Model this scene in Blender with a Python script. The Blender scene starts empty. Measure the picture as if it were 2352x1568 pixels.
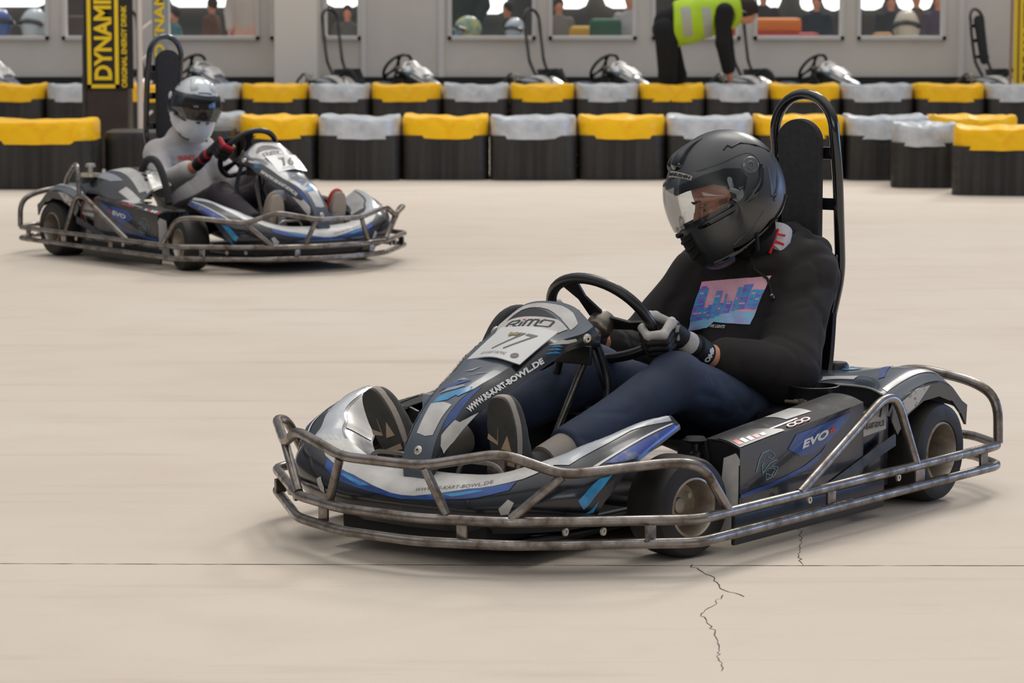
import bpy, bmesh, math, random
import numpy as np
from mathutils import Vector, Matrix, Euler
from mathutils.bvhtree import BVHTree
random.seed(7)
R = math.radians
scene = bpy.context.scene
COL = scene.collection

# ---------------------------------------------------------------- camera
cam_d = bpy.data.cameras.new('camera'); cam = bpy.data.objects.new('camera', cam_d); COL.objects.link(cam)
cam.location = (0, 0, 1.4633); cam.rotation_euler = (R(90 - 6.6295), 0, 0)
cam_d.sensor_width = 36; cam_d.lens = 36 * 7356.0 / 2352; cam_d.clip_end = 300
cam_d.dof.use_dof = True; cam_d.dof.focus_distance = 8.75; cam_d.dof.aperture_fstop = 8.5
scene.camera = cam
# ---------------------------------------------------------------- light
vs = scene.view_settings
vs.view_transform = 'Standard'; vs.look = 'None'; vs.gamma = 1; vs.use_curve_mapping = False; vs.exposure = 0.0
w = bpy.data.worlds.new('hall_daylight'); scene.world = w; w.use_nodes = True
wn = w.node_tree; wn.nodes.clear()
wo = wn.nodes.new('ShaderNodeOutputWorld'); wb = wn.nodes.new('ShaderNodeBackground')
wt = wn.nodes.new('ShaderNodeTexCoord'); ws = wn.nodes.new('ShaderNodeSeparateXYZ'); wr = wn.nodes.new('ShaderNodeValToRGB')
wn.links.new(wt.outputs['Generated'], ws.inputs[0]); wn.links.new(ws.outputs['Z'], wr.inputs[0])
wn.links.new(wr.outputs[0], wb.inputs[0]); wn.links.new(wb.outputs[0], wo.inputs[0])
e = wr.color_ramp.elements
e[0].position = 0.0; e[0].color = (0.20, 0.21, 0.24, 1); e[1].position = 1.0; e[1].color = (2.4, 2.36, 2.32, 1)
x = wr.color_ramp.elements.new(0.12); x.color = (0.20, 0.22, 0.26, 1)
x = wr.color_ramp.elements.new(0.5); x.color = (0.62, 0.63, 0.67, 1)
wb.inputs[1].default_value = 0.52
def area(name, loc, rot, sx, sy, power, col):
    l = bpy.data.lights.new(name, 'AREA'); l.shape = 'RECTANGLE'; l.size = sx; l.size_y = sy; l.energy = power; l.color = col
    o = bpy.data.objects.new(name, l); COL.objects.link(o); o.location = loc; o.rotation_euler = rot
    return o
def sun(name, az, el, strength, ang, col):
    l = bpy.data.lights.new(name, 'SUN'); l.energy = strength; l.angle = R(ang); l.color = col
    o = bpy.data.objects.new(name, l); COL.objects.link(o); o.location = (0, 12, 8)
    d = Vector((math.sin(R(az)) * math.cos(R(el)), math.cos(R(az)) * math.cos(R(el)), math.sin(R(el))))   # towards the light, azimuth from +Y
    o.rotation_euler = d.to_track_quat('Z', 'Y').to_euler(); return o
sun('skylight', 12, 62, .78, 24, (1.0, 0.955, 0.89))
sun('skylight', 20, 33, 0.70, 9, (1.0, 0.95, 0.88))
area('window_light', (-1.0, -3.5, 3.4), (R(68), 0, 0), 9.0, 2.4, 130, (0.93, 0.97, 1.0))  # added front fill from behind the camera, no known window there
area('skylight_strip', (0, 19.6, 3.8), (R(76), 0, 0), 12.0, 1.2, 105, (1.0, 0.985, 0.96))  # added fill strip, aimed level to brighten barrier fronts and back wall
area('side_window_light', (11.0, 13.0, 2.0), (R(90), 0, R(100)), 9.0, 2.6, 260, (0.30, 0.52, 1.0))

# ---------------------------------------------------------------- materials
def lin(c):
    if isinstance(c, str): c = tuple(int(c[i:i + 2], 16) / 255 for i in (0, 2, 4))
    return tuple((v / 12.92 if v <= .04045 else ((v + .055) / 1.055) ** 2.4) for v in c) + (1,)
MATS = {}
def mat(name, col, rough=.5, metal=0, spec=.5, col2=None, nscale=20, namt=1.0, bump=0, bscale=60, coat=0, trans=0, alpha=1, sheen=0, emit=None, estr=0, stretch=None, lo=.35, hi=.65, r2=None, detail=6, bdist=.002):
    if name in MATS: return MATS[name]
    m = bpy.data.materials.new(name); m.use_nodes = True; nt = m.node_tree; b = nt.nodes['Principled BSDF']
    b.inputs['Base Color'].default_value = lin(col); b.inputs['Roughness'].default_value = rough; b.inputs['Metallic'].default_value = metal
    b.inputs['Specular IOR Level'].default_value = spec; b.inputs['Coat Weight'].default_value = coat; b.inputs['Coat Roughness'].default_value = .08
    b.inputs['Transmission Weight'].default_value = trans; b.inputs['Alpha'].default_value = alpha; b.inputs['Sheen Weight'].default_value = sheen
    if emit: b.inputs['Emission Color'].default_value = lin(emit); b.inputs['Emission Strength'].default_value = estr
    tc = nt.nodes.new('ShaderNodeTexCoord'); mp = nt.nodes.new('ShaderNodeMapping'); nt.links.new(tc.outputs['Object'], mp.inputs[0])
    if stretch: mp.inputs['Scale'].default_value = stretch
    if col2 is not None or r2 is not None:
        n = nt.nodes.new('ShaderNodeTexNoise'); n.inputs['Scale'].default_value = nscale; n.inputs['Detail'].default_value = detail; n.inputs['Roughness'].default_value = .62
        nt.links.new(mp.outputs[0], n.inputs['Vector'])
        cr = nt.nodes.new('ShaderNodeMapRange'); cr.inputs[1].default_value = lo; cr.inputs[2].default_value = hi
        nt.links.new(n.outputs[0], cr.inputs[0])
        if col2 is not None:
            mx = nt.nodes.new('ShaderNodeMix'); mx.data_type = 'RGBA'; mx.inputs[6].default_value = lin(col); mx.inputs[7].default_value = lin(col2)
            sc = nt.nodes.new('ShaderNodeMath'); sc.operation = 'MULTIPLY'; sc.inputs[1].default_value = namt
            nt.links.new(cr.outputs[0], sc.inputs[0]); nt.links.new(sc.outputs[0], mx.inputs[0]); nt.links.new(mx.outputs[2], b.inputs['Base Color'])
        if r2 is not None:
            rr = nt.nodes.new('ShaderNodeMapRange'); rr.inputs[3].default_value = rough; rr.inputs[4].default_value = r2
            nt.links.new(cr.outputs[0], rr.inputs[0]); nt.links.new(rr.outputs[0], b.inputs['Roughness'])
    if bump:
        n2 = nt.nodes.new('ShaderNodeTexNoise'); n2.inputs['Scale'].default_value = bscale; n2.inputs['Detail'].default_value = 5
        nt.links.new(mp.outputs[0], n2.inputs['Vector'])
        bp = nt.nodes.new('ShaderNodeBump'); bp.inputs['Strength'].default_value = bump; bp.inputs['Distance'].default_value = bdist
        nt.links.new(n2.outputs[0], bp.inputs['Height']); nt.links.new(bp.outputs[0], b.inputs['Normal'])
    MATS[name] = m
    return m

# ---------------------------------------------------------------- object helpers
def link(name, me, m, parent=None, smooth=True, **kw):
    o = bpy.data.objects.new(name, me); COL.objects.link(o)
    if m is not None:
        for q in (m if isinstance(m, (list, tuple)) else [m]): me.materials.append(q)
    if smooth: me.polygons.foreach_set('use_smooth', [True] * len(me.polygons)); sharp(me)
    if parent is not None: o.parent = parent
    for k, v in kw.items(): o[k] = v
    return o
def sharp(me, ang=38):
    try: me.set_sharp_from_angle(angle=R(ang))
    except Exception: pass
def mesh(v, f):
    me = bpy.data.meshes.new('m'); me.from_pydata([tuple(map(float, p)) for p in v], [], [tuple(map(int, q)) for q in f]); me.update(); return me
def add(name, vf, m, parent=None, smooth=True, **kw): return link(name, mesh(*vf), m, parent, smooth, **kw)
def empty(name, loc=(0, 0, 0), rz=0, parent=None, **kw):
    o = bpy.data.objects.new(name, None); COL.objects.link(o); o.location = loc; o.rotation_euler = (0, 0, rz); o.empty_display_size = .1
    if parent is not None: o.parent = parent
    for k, v in kw.items(): o[k] = v
    return o
def join(*parts):
    V = []; F = []
    for v, f in parts:
        n = len(V); V += [tuple(p) for p in v]; F += [tuple(i + n for i in q) for q in f]
    return V, F
def xf(vf, M):
    return [tuple(M @ Vector(p)) for p in vf[0]], vf[1]
def flipy(vf): return [(p[0], -p[1], p[2]) for p in vf[0]], [tuple(reversed(q)) for q in vf[1]]
def fillet(pts, r, closed=False, n=6):
    P = [Vector(p) for p in pts]; out = []; N = len(P)
    for i in range(N):
        if not closed and i in (0, N - 1): out.append(P[i]); continue
        a, b, c = P[i - 1], P[i], P[(i + 1) % N]
        rr = r[i] if isinstance(r, (list, tuple)) else r
        da = min(rr, (a - b).length * .49); dc = min(rr, (c - b).length * .49)
        s = b + (a - b).normalized() * da; t = b + (c - b).normalized() * dc
        for k in range(n + 1):
            u = k / n; out.append(s * (1 - u) ** 2 + b * 2 * u * (1 - u) + t * u * u)
    return out
def tube(pts, r, closed=False, fil=0, n=12, fn=6):
    P = fillet(pts, fil, closed, fn) if fil else [Vector(p) for p in pts]
    Q = [P[0]]
    for p in P[1:]:
        if (p - Q[-1]).length > 1e-5: Q.append(p)
    P = Q; N = len(P); V = []; F = []
    nv = None
    for i in range(N):
        if closed: t = (P[(i + 1) % N] - P[i - 1]).normalized()
        else: t = (P[min(i + 1, N - 1)] - P[max(i - 1, 0)]).normalized()
        if nv is None:
            nv = t.orthogonal().normalized()
        else: nv = (nv - t * nv.dot(t)).normalized()
        b = t.cross(nv); rr = r[i] if isinstance(r, (list, tuple)) and len(r) == N else (r if not isinstance(r, (list, tuple)) else r[0] + (r[1] - r[0]) * i / (N - 1))
        for k in range(n):
            a = 2 * math.pi * k / n; V.append(P[i] + (nv * math.cos(a) + b * math.sin(a)) * rr)
    if closed:   # untwist: match last ring to first
        last = V[-n:]; best = min(range(n), key=lambda s: sum((last[(k + s) % n] - V[k]).length for k in range(n)))
    for i in range(N if closed else N - 1):
        j = (i + 1) % N
        for k in range(n):
            k2 = (k + 1) % n
            if closed and j == 0: F.append((i * n + (k + best) % n, i * n + (k2 + best) % n, k2, k))
            else: F.append((i * n + k, i * n + k2, j * n + k2, j * n + k))
    if not closed:
        F.append(tuple(range(n))[::-1]); F.append(tuple((N - 1) * n + k for k in range(n)))
    return V, F
def lathe(prof, n=32, axis='z', cap=False):
    V = []; F = []
    for (r, h) in prof:
        for k in range(n):
            a = 2 * math.pi * k / n; c, s = r * math.cos(a), r * math.sin(a)
            V.append({'z': (c, s, h), 'y': (c, h, s), 'x': (h, c, s)}[axis])
    m = len(prof)
    for i in range(m - 1):
        for k in range(n):
            k2 = (k + 1) % n; q = (i * n + k, i * n + k2, (i + 1) * n + k2, (i + 1) * n + k)
            F.append(q if axis != 'y' else q[::-1])
    if cap:
        F.append(tuple(range(n))[::-1] if axis != 'y' else tuple(range(n))); F.append(tuple((m - 1) * n + k for k in range(n)) if axis != 'y' else tuple((m - 1) * n + k for k in range(n))[::-1])
    return V, F
def box(c, s, bev=0, seg=2, M=None):
    bm = bmesh.new(); bmesh.ops.create_cube(bm, size=1)
    for v in bm.verts: v.co = Vector((v.co.x * s[0], v.co.y * s[1], v.co.z * s[2]))
    if bev: bmesh.ops.bevel(bm, geom=bm.edges[:], offset=min(bev, min(s) * .48), segments=seg, affect='EDGES', profile=.6)
    if M is not None: bm.transform(M)
    for v in bm.verts: v.co += Vector(c)
    bm.verts.index_update(); r = ([tuple(v.co) for v in bm.verts], [tuple(v.index for v in f.verts) for f in bm.faces]); bm.free(); return r
def prism(poly, axis, a, b, bev=0):
    """extrude a 2D polygon between a and b on an axis; the polygon gives the two other coordinates in order"""
    def P(p, h): return {'x': (h, p[0], p[1]), 'y': (p[0], h, p[1]), 'z': (p[0], p[1], h)}[axis]
    bm = bmesh.new(); v1 = [bm.verts.new(P(p, a)) for p in poly]; v2 = [bm.verts.new(P(p, b)) for p in poly]; n = len(poly)
    bm.faces.new(v1); bm.faces.new(v2[::-1])
    for i in range(n): bm.faces.new((v1[i], v2[i], v2[(i + 1) % n], v1[(i + 1) % n]))
    bmesh.ops.recalc_face_normals(bm, faces=bm.faces[:])
    if bev: bmesh.ops.bevel(bm, geom=bm.edges[:], offset=bev, segments=2, affect='EDGES', profile=.6)
    bm.verts.index_update(); r = ([tuple(v.co) for v in bm.verts], [tuple(v.index for v in f.verts) for f in bm.faces]); bm.free(); return r
# smooth patch through a grid of control points (Catmull-Rom)
class Patch:
    def __init__(s, rows): s.G = np.array(rows, float); s.nu, s.nv = s.G.shape[:2]
    @staticmethod
    def _w(t): return np.array([-.5 * t + t * t - .5 * t ** 3, 1 - 2.5 * t * t + 1.5 * t ** 3, .5 * t + 2 * t * t - 1.5 * t ** 3, -.5 * t * t + .5 * t ** 3])
    def _c(s, A, t, n):
        t = min(max(t, 0), n - 1 - 1e-9); i = int(t); f = t - i; w = s._w(f)
        g = lambda k: A[k] if 0 <= k < n else (2 * A[0] - A[1] if k < 0 else 2 * A[n - 1] - A[n - 2])
        return w[0] * g(i - 1) + w[1] * g(i) + w[2] * g(i + 1) + w[3] * g(i + 2)
    def __call__(s, u, v):
        rows = [s._c(s.G[i], v, s.nv) for i in range(s.nu)]
        return s._c(rows, u, s.nu)
    def normal(s, u, v, e=.02):
        du = s(min(u + e, s.nu - 1), v) - s(max(u - e, 0), v); dv = s(u, min(v + e, s.nv - 1)) - s(u, max(v - e, 0))
        n = np.cross(du, dv); return n / (np.linalg.norm(n) + 1e-12)
    def grid(s, ku=6, kv=6, thick=0):
        U = np.linspace(0, s.nu - 1, (s.nu - 1) * ku + 1); W = np.linspace(0, s.nv - 1, (s.nv - 1) * kv + 1)
        V = [s(u, v) for u in U for v in W]; nw = len(W); nuu = len(U)
        F = [(i * nw + j, (i + 1) * nw + j, (i + 1) * nw + j + 1, i * nw + j + 1) for i in range(nuu - 1) for j in range(nw - 1)]
        if thick:
            N = [s.normal(u, v) for u in U for v in W]; n = len(V); V += [V[i] - N[i] * thick for i in range(n)]
            F += [tuple(n + q for q in f[::-1]) for f in F[:]]
            B = [i * nw for i in range(nuu)]; 
            for a, b in zip(B, B[1:]): F.append((b, a, a + n, b + n)); F.append((a + nw - 1, b + nw - 1, b + nw - 1 + n, a + nw - 1 + n))
            for j in range(nw - 1):
                F.append((j, j + 1, j + 1 + n, j + n)); k = (nuu - 1) * nw; F.append((k + j + 1, k + j, k + j + n, k + j + 1 + n))
        return V, F
def poly_fill(pts, maxe=.04, holes=()):
    bm = bmesh.new(); vs_ = [bm.verts.new((p[0], p[1], 0)) for p in pts]
    f = bm.faces.new(vs_); bmesh.ops.triangulate(bm, faces=[f])
    for _ in range(7):
        L = [e_ for e_ in bm.edges if e_.calc_length() > maxe]
        if not L: break
        bmesh.ops.subdivide_edges(bm, edges=L, cuts=1); bmesh.ops.triangulate(bm, faces=[q for q in bm.faces if len(q.verts) > 3])
    bm.verts.index_update(); r = ([tuple(v.co) for v in bm.verts], [tuple(v.index for v in q.verts) for q in bm.faces]); bm.free(); return r
def text_mesh(s, size=1, shear=0, offset=0, space=1, maxe=None, rot=0, align='LEFT'):
    cu = bpy.data.curves.new('t', 'FONT'); cu.body = s; cu.size = size; cu.shear = shear; cu.offset = offset; cu.space_character = space; cu.resolution_u = 3; cu.align_x = align
    o = bpy.data.objects.new('t', cu); COL.objects.link(o); dg = bpy.context.evaluated_depsgraph_get(); dg.update()
    me = bpy.data.meshes.new_from_object(o.evaluated_get(dg)); bpy.data.objects.remove(o); bpy.data.curves.remove(cu)
    bm = bmesh.new(); bm.from_mesh(me); bpy.data.meshes.remove(me)
    bmesh.ops.triangulate(bm, faces=bm.faces[:])
    if maxe:
        for _ in range(4):
            L = [e_ for e_ in bm.edges if e_.calc_length() > maxe]
            if not L: break
            bmesh.ops.subdivide_edges(bm, edges=L, cuts=1); bmesh.ops.triangulate(bm, faces=[q for q in bm.faces if len(q.verts) > 3])
    bm.verts.index_update(); V = [(v.co.x, v.co.y, 0) for v in bm.verts]; F = [tuple(v.index for v in q.verts) for q in bm.faces]; bm.free()
    return V, F
def fit_box(vf, x0, x1, y0, y1):
    """scale a flat shape into a box"""
    X = [p[0] for p in vf[0]]; Y = [p[1] for p in vf[0]]; a, b, c, d = min(X), max(X), min(Y), max(Y)
    return [(x0 + (p[0] - a) / (b - a) * (x1 - x0), y0 + (p[1] - c) / (d - c) * (y1 - y0), 0) for p in vf[0]], vf[1]
def on_patch(vf, S, eps=.0012, flip=False):
    V = [S(p[0], p[1]) + S.normal(p[0], p[1]) * (-eps if flip else eps) for p in vf[0]]
    return V, vf[1]
def on_plane(vf, o, u, v, eps=.001):
    o, u, v = Vector(o), Vector(u), Vector(v); n = u.cross(v).normalized()
    return [tuple(o + u * p[0] + v * p[1] + n * eps) for p in vf[0]], vf[1]
def shell(S, ku, kv, th, ref):
    """thin moulded shell grown inwards from the outer surface S; ref points outwards"""
    n = S.normal((S.nu - 1) / 2, (S.nv - 1) / 2); sg = 1 if np.dot(n, ref) > 0 else -1
    V, F = S.grid(ku, kv, th * sg)
    return (V, F) if sg > 0 else (V, [f[::-1] for f in F])
def decal(nm, vf, m, S, par, eps=.0014, ref=(1, 0, 1), **kw):
    r_ = np.array(ref, float); V = []
    for p in vf[0]:
        n = S.normal(p[0], p[1]); V.append(S(p[0], p[1]) + (n if np.dot(n, r_) > 0 else -n) * eps)
    return add(nm, (V, vf[1]), m, par, **kw)
def quad_map(vf, BL, BR, TR, TL):
    """bend a flat shape into a four-cornered area"""
    t = fit_box(vf, 0, 1, 0, 1); V = []
    for x_, y_, _z in t[0]: V.append(tuple((1 - x_) * (1 - y_) * BL[i] + x_ * (1 - y_) * BR[i] + x_ * y_ * TR[i] + (1 - x_) * y_ * TL[i] for i in (0, 1)) + (0,))
    return V, t[1]
def mirror_quad(q): BL, BR, TR, TL = q; return BR, BL, TL, TR
def bvh_of(ob):
    me = ob.data; return BVHTree.FromPolygons([v.co.copy() for v in me.vertices], [tuple(p.vertices) for p in me.polygons])
def on_mesh(vf, bvh, o, u, v, d, eps=.0015, reach=1.0):
    """project a flat shape along d on a mesh"""
    o, u, v, d = Vector(o), Vector(u), Vector(v), Vector(d).normalized(); V = []; ok = []
    for p in vf[0]:
        s = o + u * p[0] + v * p[1]; h, n, i, t = bvh.ray_cast(s - d * reach, d, reach * 3)
        if h is None: V.append(tuple(s)); ok.append(False)
        else: V.append(tuple(h + (n if n.dot(d) < 0 else -n) * eps)); ok.append(True)
    return V, [f for f in vf[1] if all(ok[i] for i in f)]
def evalmesh(o):
    dg = bpy.context.evaluated_depsgraph_get(); dg.update(); return bpy.data.meshes.new_from_object(o.evaluated_get(dg))
def boolean(vf, cut, op='DIFFERENCE'):
    a = add('a', vf, None, smooth=False); b = add('b', cut, None, smooth=False)
    md = a.modifiers.new('b', 'BOOLEAN'); md.object = b; md.operation = op; md.solver = 'EXACT'
    me = evalmesh(a); r = ([tuple(v.co) for v in me.vertices], [tuple(p.vertices) for p in me.polygons])
    for o in (a, b): d = o.data; bpy.data.objects.remove(o); bpy.data.meshes.remove(d)
    bpy.data.meshes.remove(me); return r
# implicit surfaces
def caps(P, a, b, ra, rb=None):
    rb = ra if rb is None else rb; a = np.array(a, float); b = np.array(b, float); d = b - a; L = (d @ d)
    t = np.clip(((P[0] - a[0]) * d[0] + (P[1] - a[1]) * d[1] + (P[2] - a[2]) * d[2]) / L, 0, 1)
    return np.sqrt((P[0] - a[0] - t * d[0]) ** 2 + (P[1] - a[1] - t * d[1]) ** 2 + (P[2] - a[2] - t * d[2]) ** 2) - (ra + (rb - ra) * t)
def ell(P, c, r, M=None):
    x, y, z = P[0] - c[0], P[1] - c[1], P[2] - c[2]
    if M is not None:
        M = np.array(M)[:3, :3]; x, y, z = (M[0, 0] * x + M[1, 0] * y + M[2, 0] * z, M[0, 1] * x + M[1, 1] * y + M[2, 1] * z, M[0, 2] * x + M[1, 2] * y + M[2, 2] * z)
    k0 = np.sqrt((x / r[0]) ** 2 + (y / r[1]) ** 2 + (z / r[2]) ** 2); k1 = np.sqrt((x / r[0] ** 2) ** 2 + (y / r[1] ** 2) ** 2 + (z / r[2] ** 2) ** 2) + 1e-9
    return k0 * (k0 - 1) / k1
def rbox(P, c, s, r, M=None):
    x, y, z = P[0] - c[0], P[1] - c[1], P[2] - c[2]
    if M is not None:
        M = np.array(M)[:3, :3]; x, y, z = (M[0, 0] * x + M[1, 0] * y + M[2, 0] * z, M[0, 1] * x + M[1, 1] * y + M[2, 1] * z, M[0, 2] * x + M[1, 2] * y + M[2, 2] * z)
    q = [np.abs(x) - s[0] / 2 + r, np.abs(y) - s[1] / 2 + r, np.abs(z) - s[2] / 2 + r]
    return np.sqrt(sum(np.maximum(k, 0) ** 2 for k in q)) + np.minimum(np.maximum(q[0], np.maximum(q[1], q[2])), 0) - r
def smin(a, b, k):
    h = np.clip(.5 + .5 * (b - a) / k, 0, 1); return b * (1 - h) + a * h - k * h * (1 - h)
def smax(a, b, k): return -smin(-a, -b, k)
def chain(P, pts, rad, k=.02):
    d = None
    for i in range(len(pts) - 1):
        q = caps(P, pts[i], pts[i + 1], rad[i], rad[i + 1]); d = q if d is None else smin(d, q, k)
    return d
def nets(f, lo, hi, h):
    ax = [np.arange(lo[i], hi[i] + h, h) for i in range(3)]
    X, Y, Z = np.meshgrid(*ax, indexing='ij'); V = f((X, Y, Z)).astype(np.float32); S = V < 0
    n = np.array(V.shape) - 1
    c = lambda A, i, j, k: A[i:i + n[0], j:j + n[1], k:k + n[2]]
    al = np.ones(n, bool); an = np.zeros(n, bool)
    for i in (0, 1):
        for j in (0, 1):
            for k in (0, 1): q = c(S, i, j, k); al &= q; an |= q
    m = an & ~al; acc = np.zeros(tuple(n) + (3,), np.float32); cnt = np.zeros(n, np.float32)
    for d in range(3):
        for i in (0, 1):
            for j in (0, 1):
                p = [i, j]; p.insert(d, 0); q = [i, j]; q.insert(d, 1)
                a = c(V, *p); b = c(V, *q); x_ = (a < 0) != (b < 0); t = np.where(x_, a / np.where(x_, a - b, 1), 0)
                for e_ in range(3): acc[..., e_] += np.where(x_, (t if e_ == d else p[e_]), 0)
                cnt += x_
    idx = -np.ones(n, np.int64); idx[m] = np.arange(m.sum()); ijk = np.argwhere(m)
    verts = (ijk + acc[m] / cnt[m][:, None]) * h + np.array(lo)
    F = []
    for d in range(3):
        e1, e2 = (d + 1) % 3, (d + 2) % 3
        sl = [slice(None)] * 3; sl2 = [slice(None)] * 3; sl[d] = slice(0, -1); sl2[d] = slice(1, None)
        a = S[tuple(sl)]; b = S[tuple(sl2)]; x_ = a != b; pos = np.argwhere(x_)
        pos = pos[(pos[:, e1] > 0) & (pos[:, e2] > 0) & (pos[:, e1] < n[e1]) & (pos[:, e2] < n[e2])]
        fl = a[tuple(pos.T)]
        o = []
        for (s1, s2) in ((-1, -1), (0, -1), (0, 0), (-1, 0)):
            q = pos.copy(); q[:, e1] += s1; q[:, e2] += s2; o.append(idx[tuple(q.T)])
        Q = np.stack(o, 1); Q[~fl] = Q[~fl][:, ::-1]; F.append(Q)
    return verts, np.concatenate(F)
def sdf(name, f, lo, hi, h, m, parent=None, sub=0, **kw):
    v, F = nets(f, lo, hi, h); me = bpy.data.meshes.new(name)
    me.from_pydata(v.tolist(), [], F.tolist()); me.update()
    # one pass of smoothing
    o = link(name, me, m, parent, True, **kw)
    sm = o.modifiers.new('s', 'SMOOTH'); sm.factor = .5; sm.iterations = 2
    me2 = evalmesh(o); o.modifiers.clear(); o.data = me2; bpy.data.meshes.remove(me)
    me2.polygons.foreach_set('use_smooth', [True] * len(me2.polygons))
    at = me2.attributes.get('sharp_edge')
    if at: me2.attributes.remove(at)
    return o
_rs = np.random.RandomState(3); _NT = _rs.rand(32, 32, 32).astype(np.float32)
def noise3(x, y, z):
    xi, yi, zi = np.floor(x).astype(int), np.floor(y).astype(int), np.floor(z).astype(int); fx, fy, fz = x - xi, y - yi, z - zi
    fx, fy, fz = [t * t * (3 - 2 * t) for t in (fx, fy, fz)]; r = 0
    for i in (0, 1):
        for j in (0, 1):
            for k in (0, 1): r = r + _NT[(xi + i) % 32, (yi + j) % 32, (zi + k) % 32] * (fx if i else 1 - fx) * (fy if j else 1 - fy) * (fz if k else 1 - fz)
    return r - .5
def tree_copy(o, parent=None):
    c = o.copy(); COL.objects.link(c); c.parent = parent
    for ch in list(o.children): tree_copy(ch, c)
    return c
# ================================================================ setting
def floor_mat():
    m = bpy.data.materials.new('concrete'); m.use_nodes = True; nt = m.node_tree; b = nt.nodes['Principled BSDF']; L = nt.links
    tc = nt.nodes.new('ShaderNodeTexCoord')
    def nz(scale, det, st=(1, 1, 1), rough=.6, rot=0):
        mp = nt.nodes.new('ShaderNodeMapping'); mp.inputs['Scale'].default_value = st; mp.inputs['Rotation'].default_value = (0, 0, rot); L.new(tc.outputs['Object'], mp.inputs[0])
        n = nt.nodes.new('ShaderNodeTexNoise'); n.inputs['Scale'].default_value = scale; n.inputs['Detail'].default_value = det; n.inputs['Roughness'].default_value = rough; L.new(mp.outputs[0], n.inputs[0]); return n.outputs[0]
    def mr(s, a, b_, c=0, d=1):
        r = nt.nodes.new('ShaderNodeMapRange'); r.inputs[1].default_value = a; r.inputs[2].default_value = b_; r.inputs[3].default_value = c; r.inputs[4].default_value = d; L.new(s, r.inputs[0]); return r.outputs[0]
    def mix(f, a, b_):
        x = nt.nodes.new('ShaderNodeMix'); x.data_type = 'RGBA'; L.new(f, x.inputs[0])
        for s, k in ((a, 6), (b_, 7)):
            if isinstance(s, str): x.inputs[k].default_value = lin(s)
            else: L.new(s, x.inputs[k])
        return x.outputs[2]
    c = mix(mr(nz(.5, 5), .3, .7), 'cdbfaf', 'd5cabc')
    c = mix(mr(nz(2.2, 6, (1, 1.2, 1)), .5, .75, 0, .5), c, 'c9b8a6')
    c = mix(mr(nz(1.1, 7, (.5, 5, 1), .7, R(-6)), .56, .78, 0, .5), c, 'a99c90')     # rubber marks of turning karts
    c = mix(mr(nz(.7, 6, (.35, 6, 1), .7, R(14)), .58, .8, 0, .5), c, 'a39a92')
    c = mix(mr(nz(420, 2), .52, .72, 0, .35), c, 'a89683')                              # grit
    c = mix(mr(nz(90, 3), .6, .8, 0, .25), c, 'b8a590')
    L.new(c, b.inputs['Base Color']); b.inputs['Roughness'].default_value = .72; b.inputs['Specular IOR Level'].default_value = .3
    bp = nt.nodes.new('ShaderNodeBump'); bp.inputs['Strength'].default_value = .25; bp.inputs['Distance'].default_value = .001; L.new(nz(300, 3), bp.inputs['Height']); L.new(bp.outputs[0], b.inputs['Normal'])
    return m
fl = add('floor', box((0, 20, -.05), (26, 50, .1)), floor_mat(), smooth=False, kind='structure')
M_crack = mat('crack', '4a3c32', .9)
def crack(pts, wd, seed, jit=.006, step=.02):
    rs = random.Random(seed); V = []; F = []; P = [Vector((p[0], p[1], 0)) for p in pts]; Q = []
    for a, b in zip(P, P[1:]):
        n = max(2, int((b - a).length / step))
        for i in range(n): Q.append(a.lerp(b, i / n) + Vector((rs.uniform(-jit, jit), rs.uniform(-jit, jit), 0)))
    Q.append(P[-1])
    for i, q in enumerate(Q):
        t = (Q[min(i + 1, len(Q) - 1)] - Q[max(i - 1, 0)]).normalized(); s = Vector((-t.y, t.x, 0)); ww = wd * rs.uniform(.3, 1.0) * .5
        V += [q + s * ww + Vector((0, 0, .0008)), q - s * ww + Vector((0, 0, .0008))]
    for i in range(len(Q) - 1): F.append((2 * i, 2 * i + 1, 2 * i + 3, 2 * i + 2))
    return V, F
add('expansion_joint', crack([(-3, 7.83), (-1.2, 7.82), (0, 7.80), (.3, 7.795), (3, 7.79)], .006, 1, .0012, .03), M_crack, fl, False)
add('crack', crack([(.44, 7.80), (.49, 7.62), (.50, 7.48), (.545, 7.40)], .004, 2), M_crack, fl, False)
add('crack', crack([(.50, 7.42), (.465, 7.30), (.43, 7.2), (.45, 7.0), (.44, 6.6)], .0032, 3, .006), M_crack, fl, False)
add('crack', crack([(.76, 8.35), (.745, 8.15), (.72, 7.95), (.72, 7.80)], .0028, 4), M_crack, fl, False)

# ---- back wall with its windows
YW = 32.0
M_wall = mat('painted_panel', 'e4ded6', .6, col2='dbd4cb', nscale=1.5); M_frame = mat('window_frame', 'dfdcd8', .5); M_pillar = mat('pillar_paint', 'efe8dc', .6)

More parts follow.
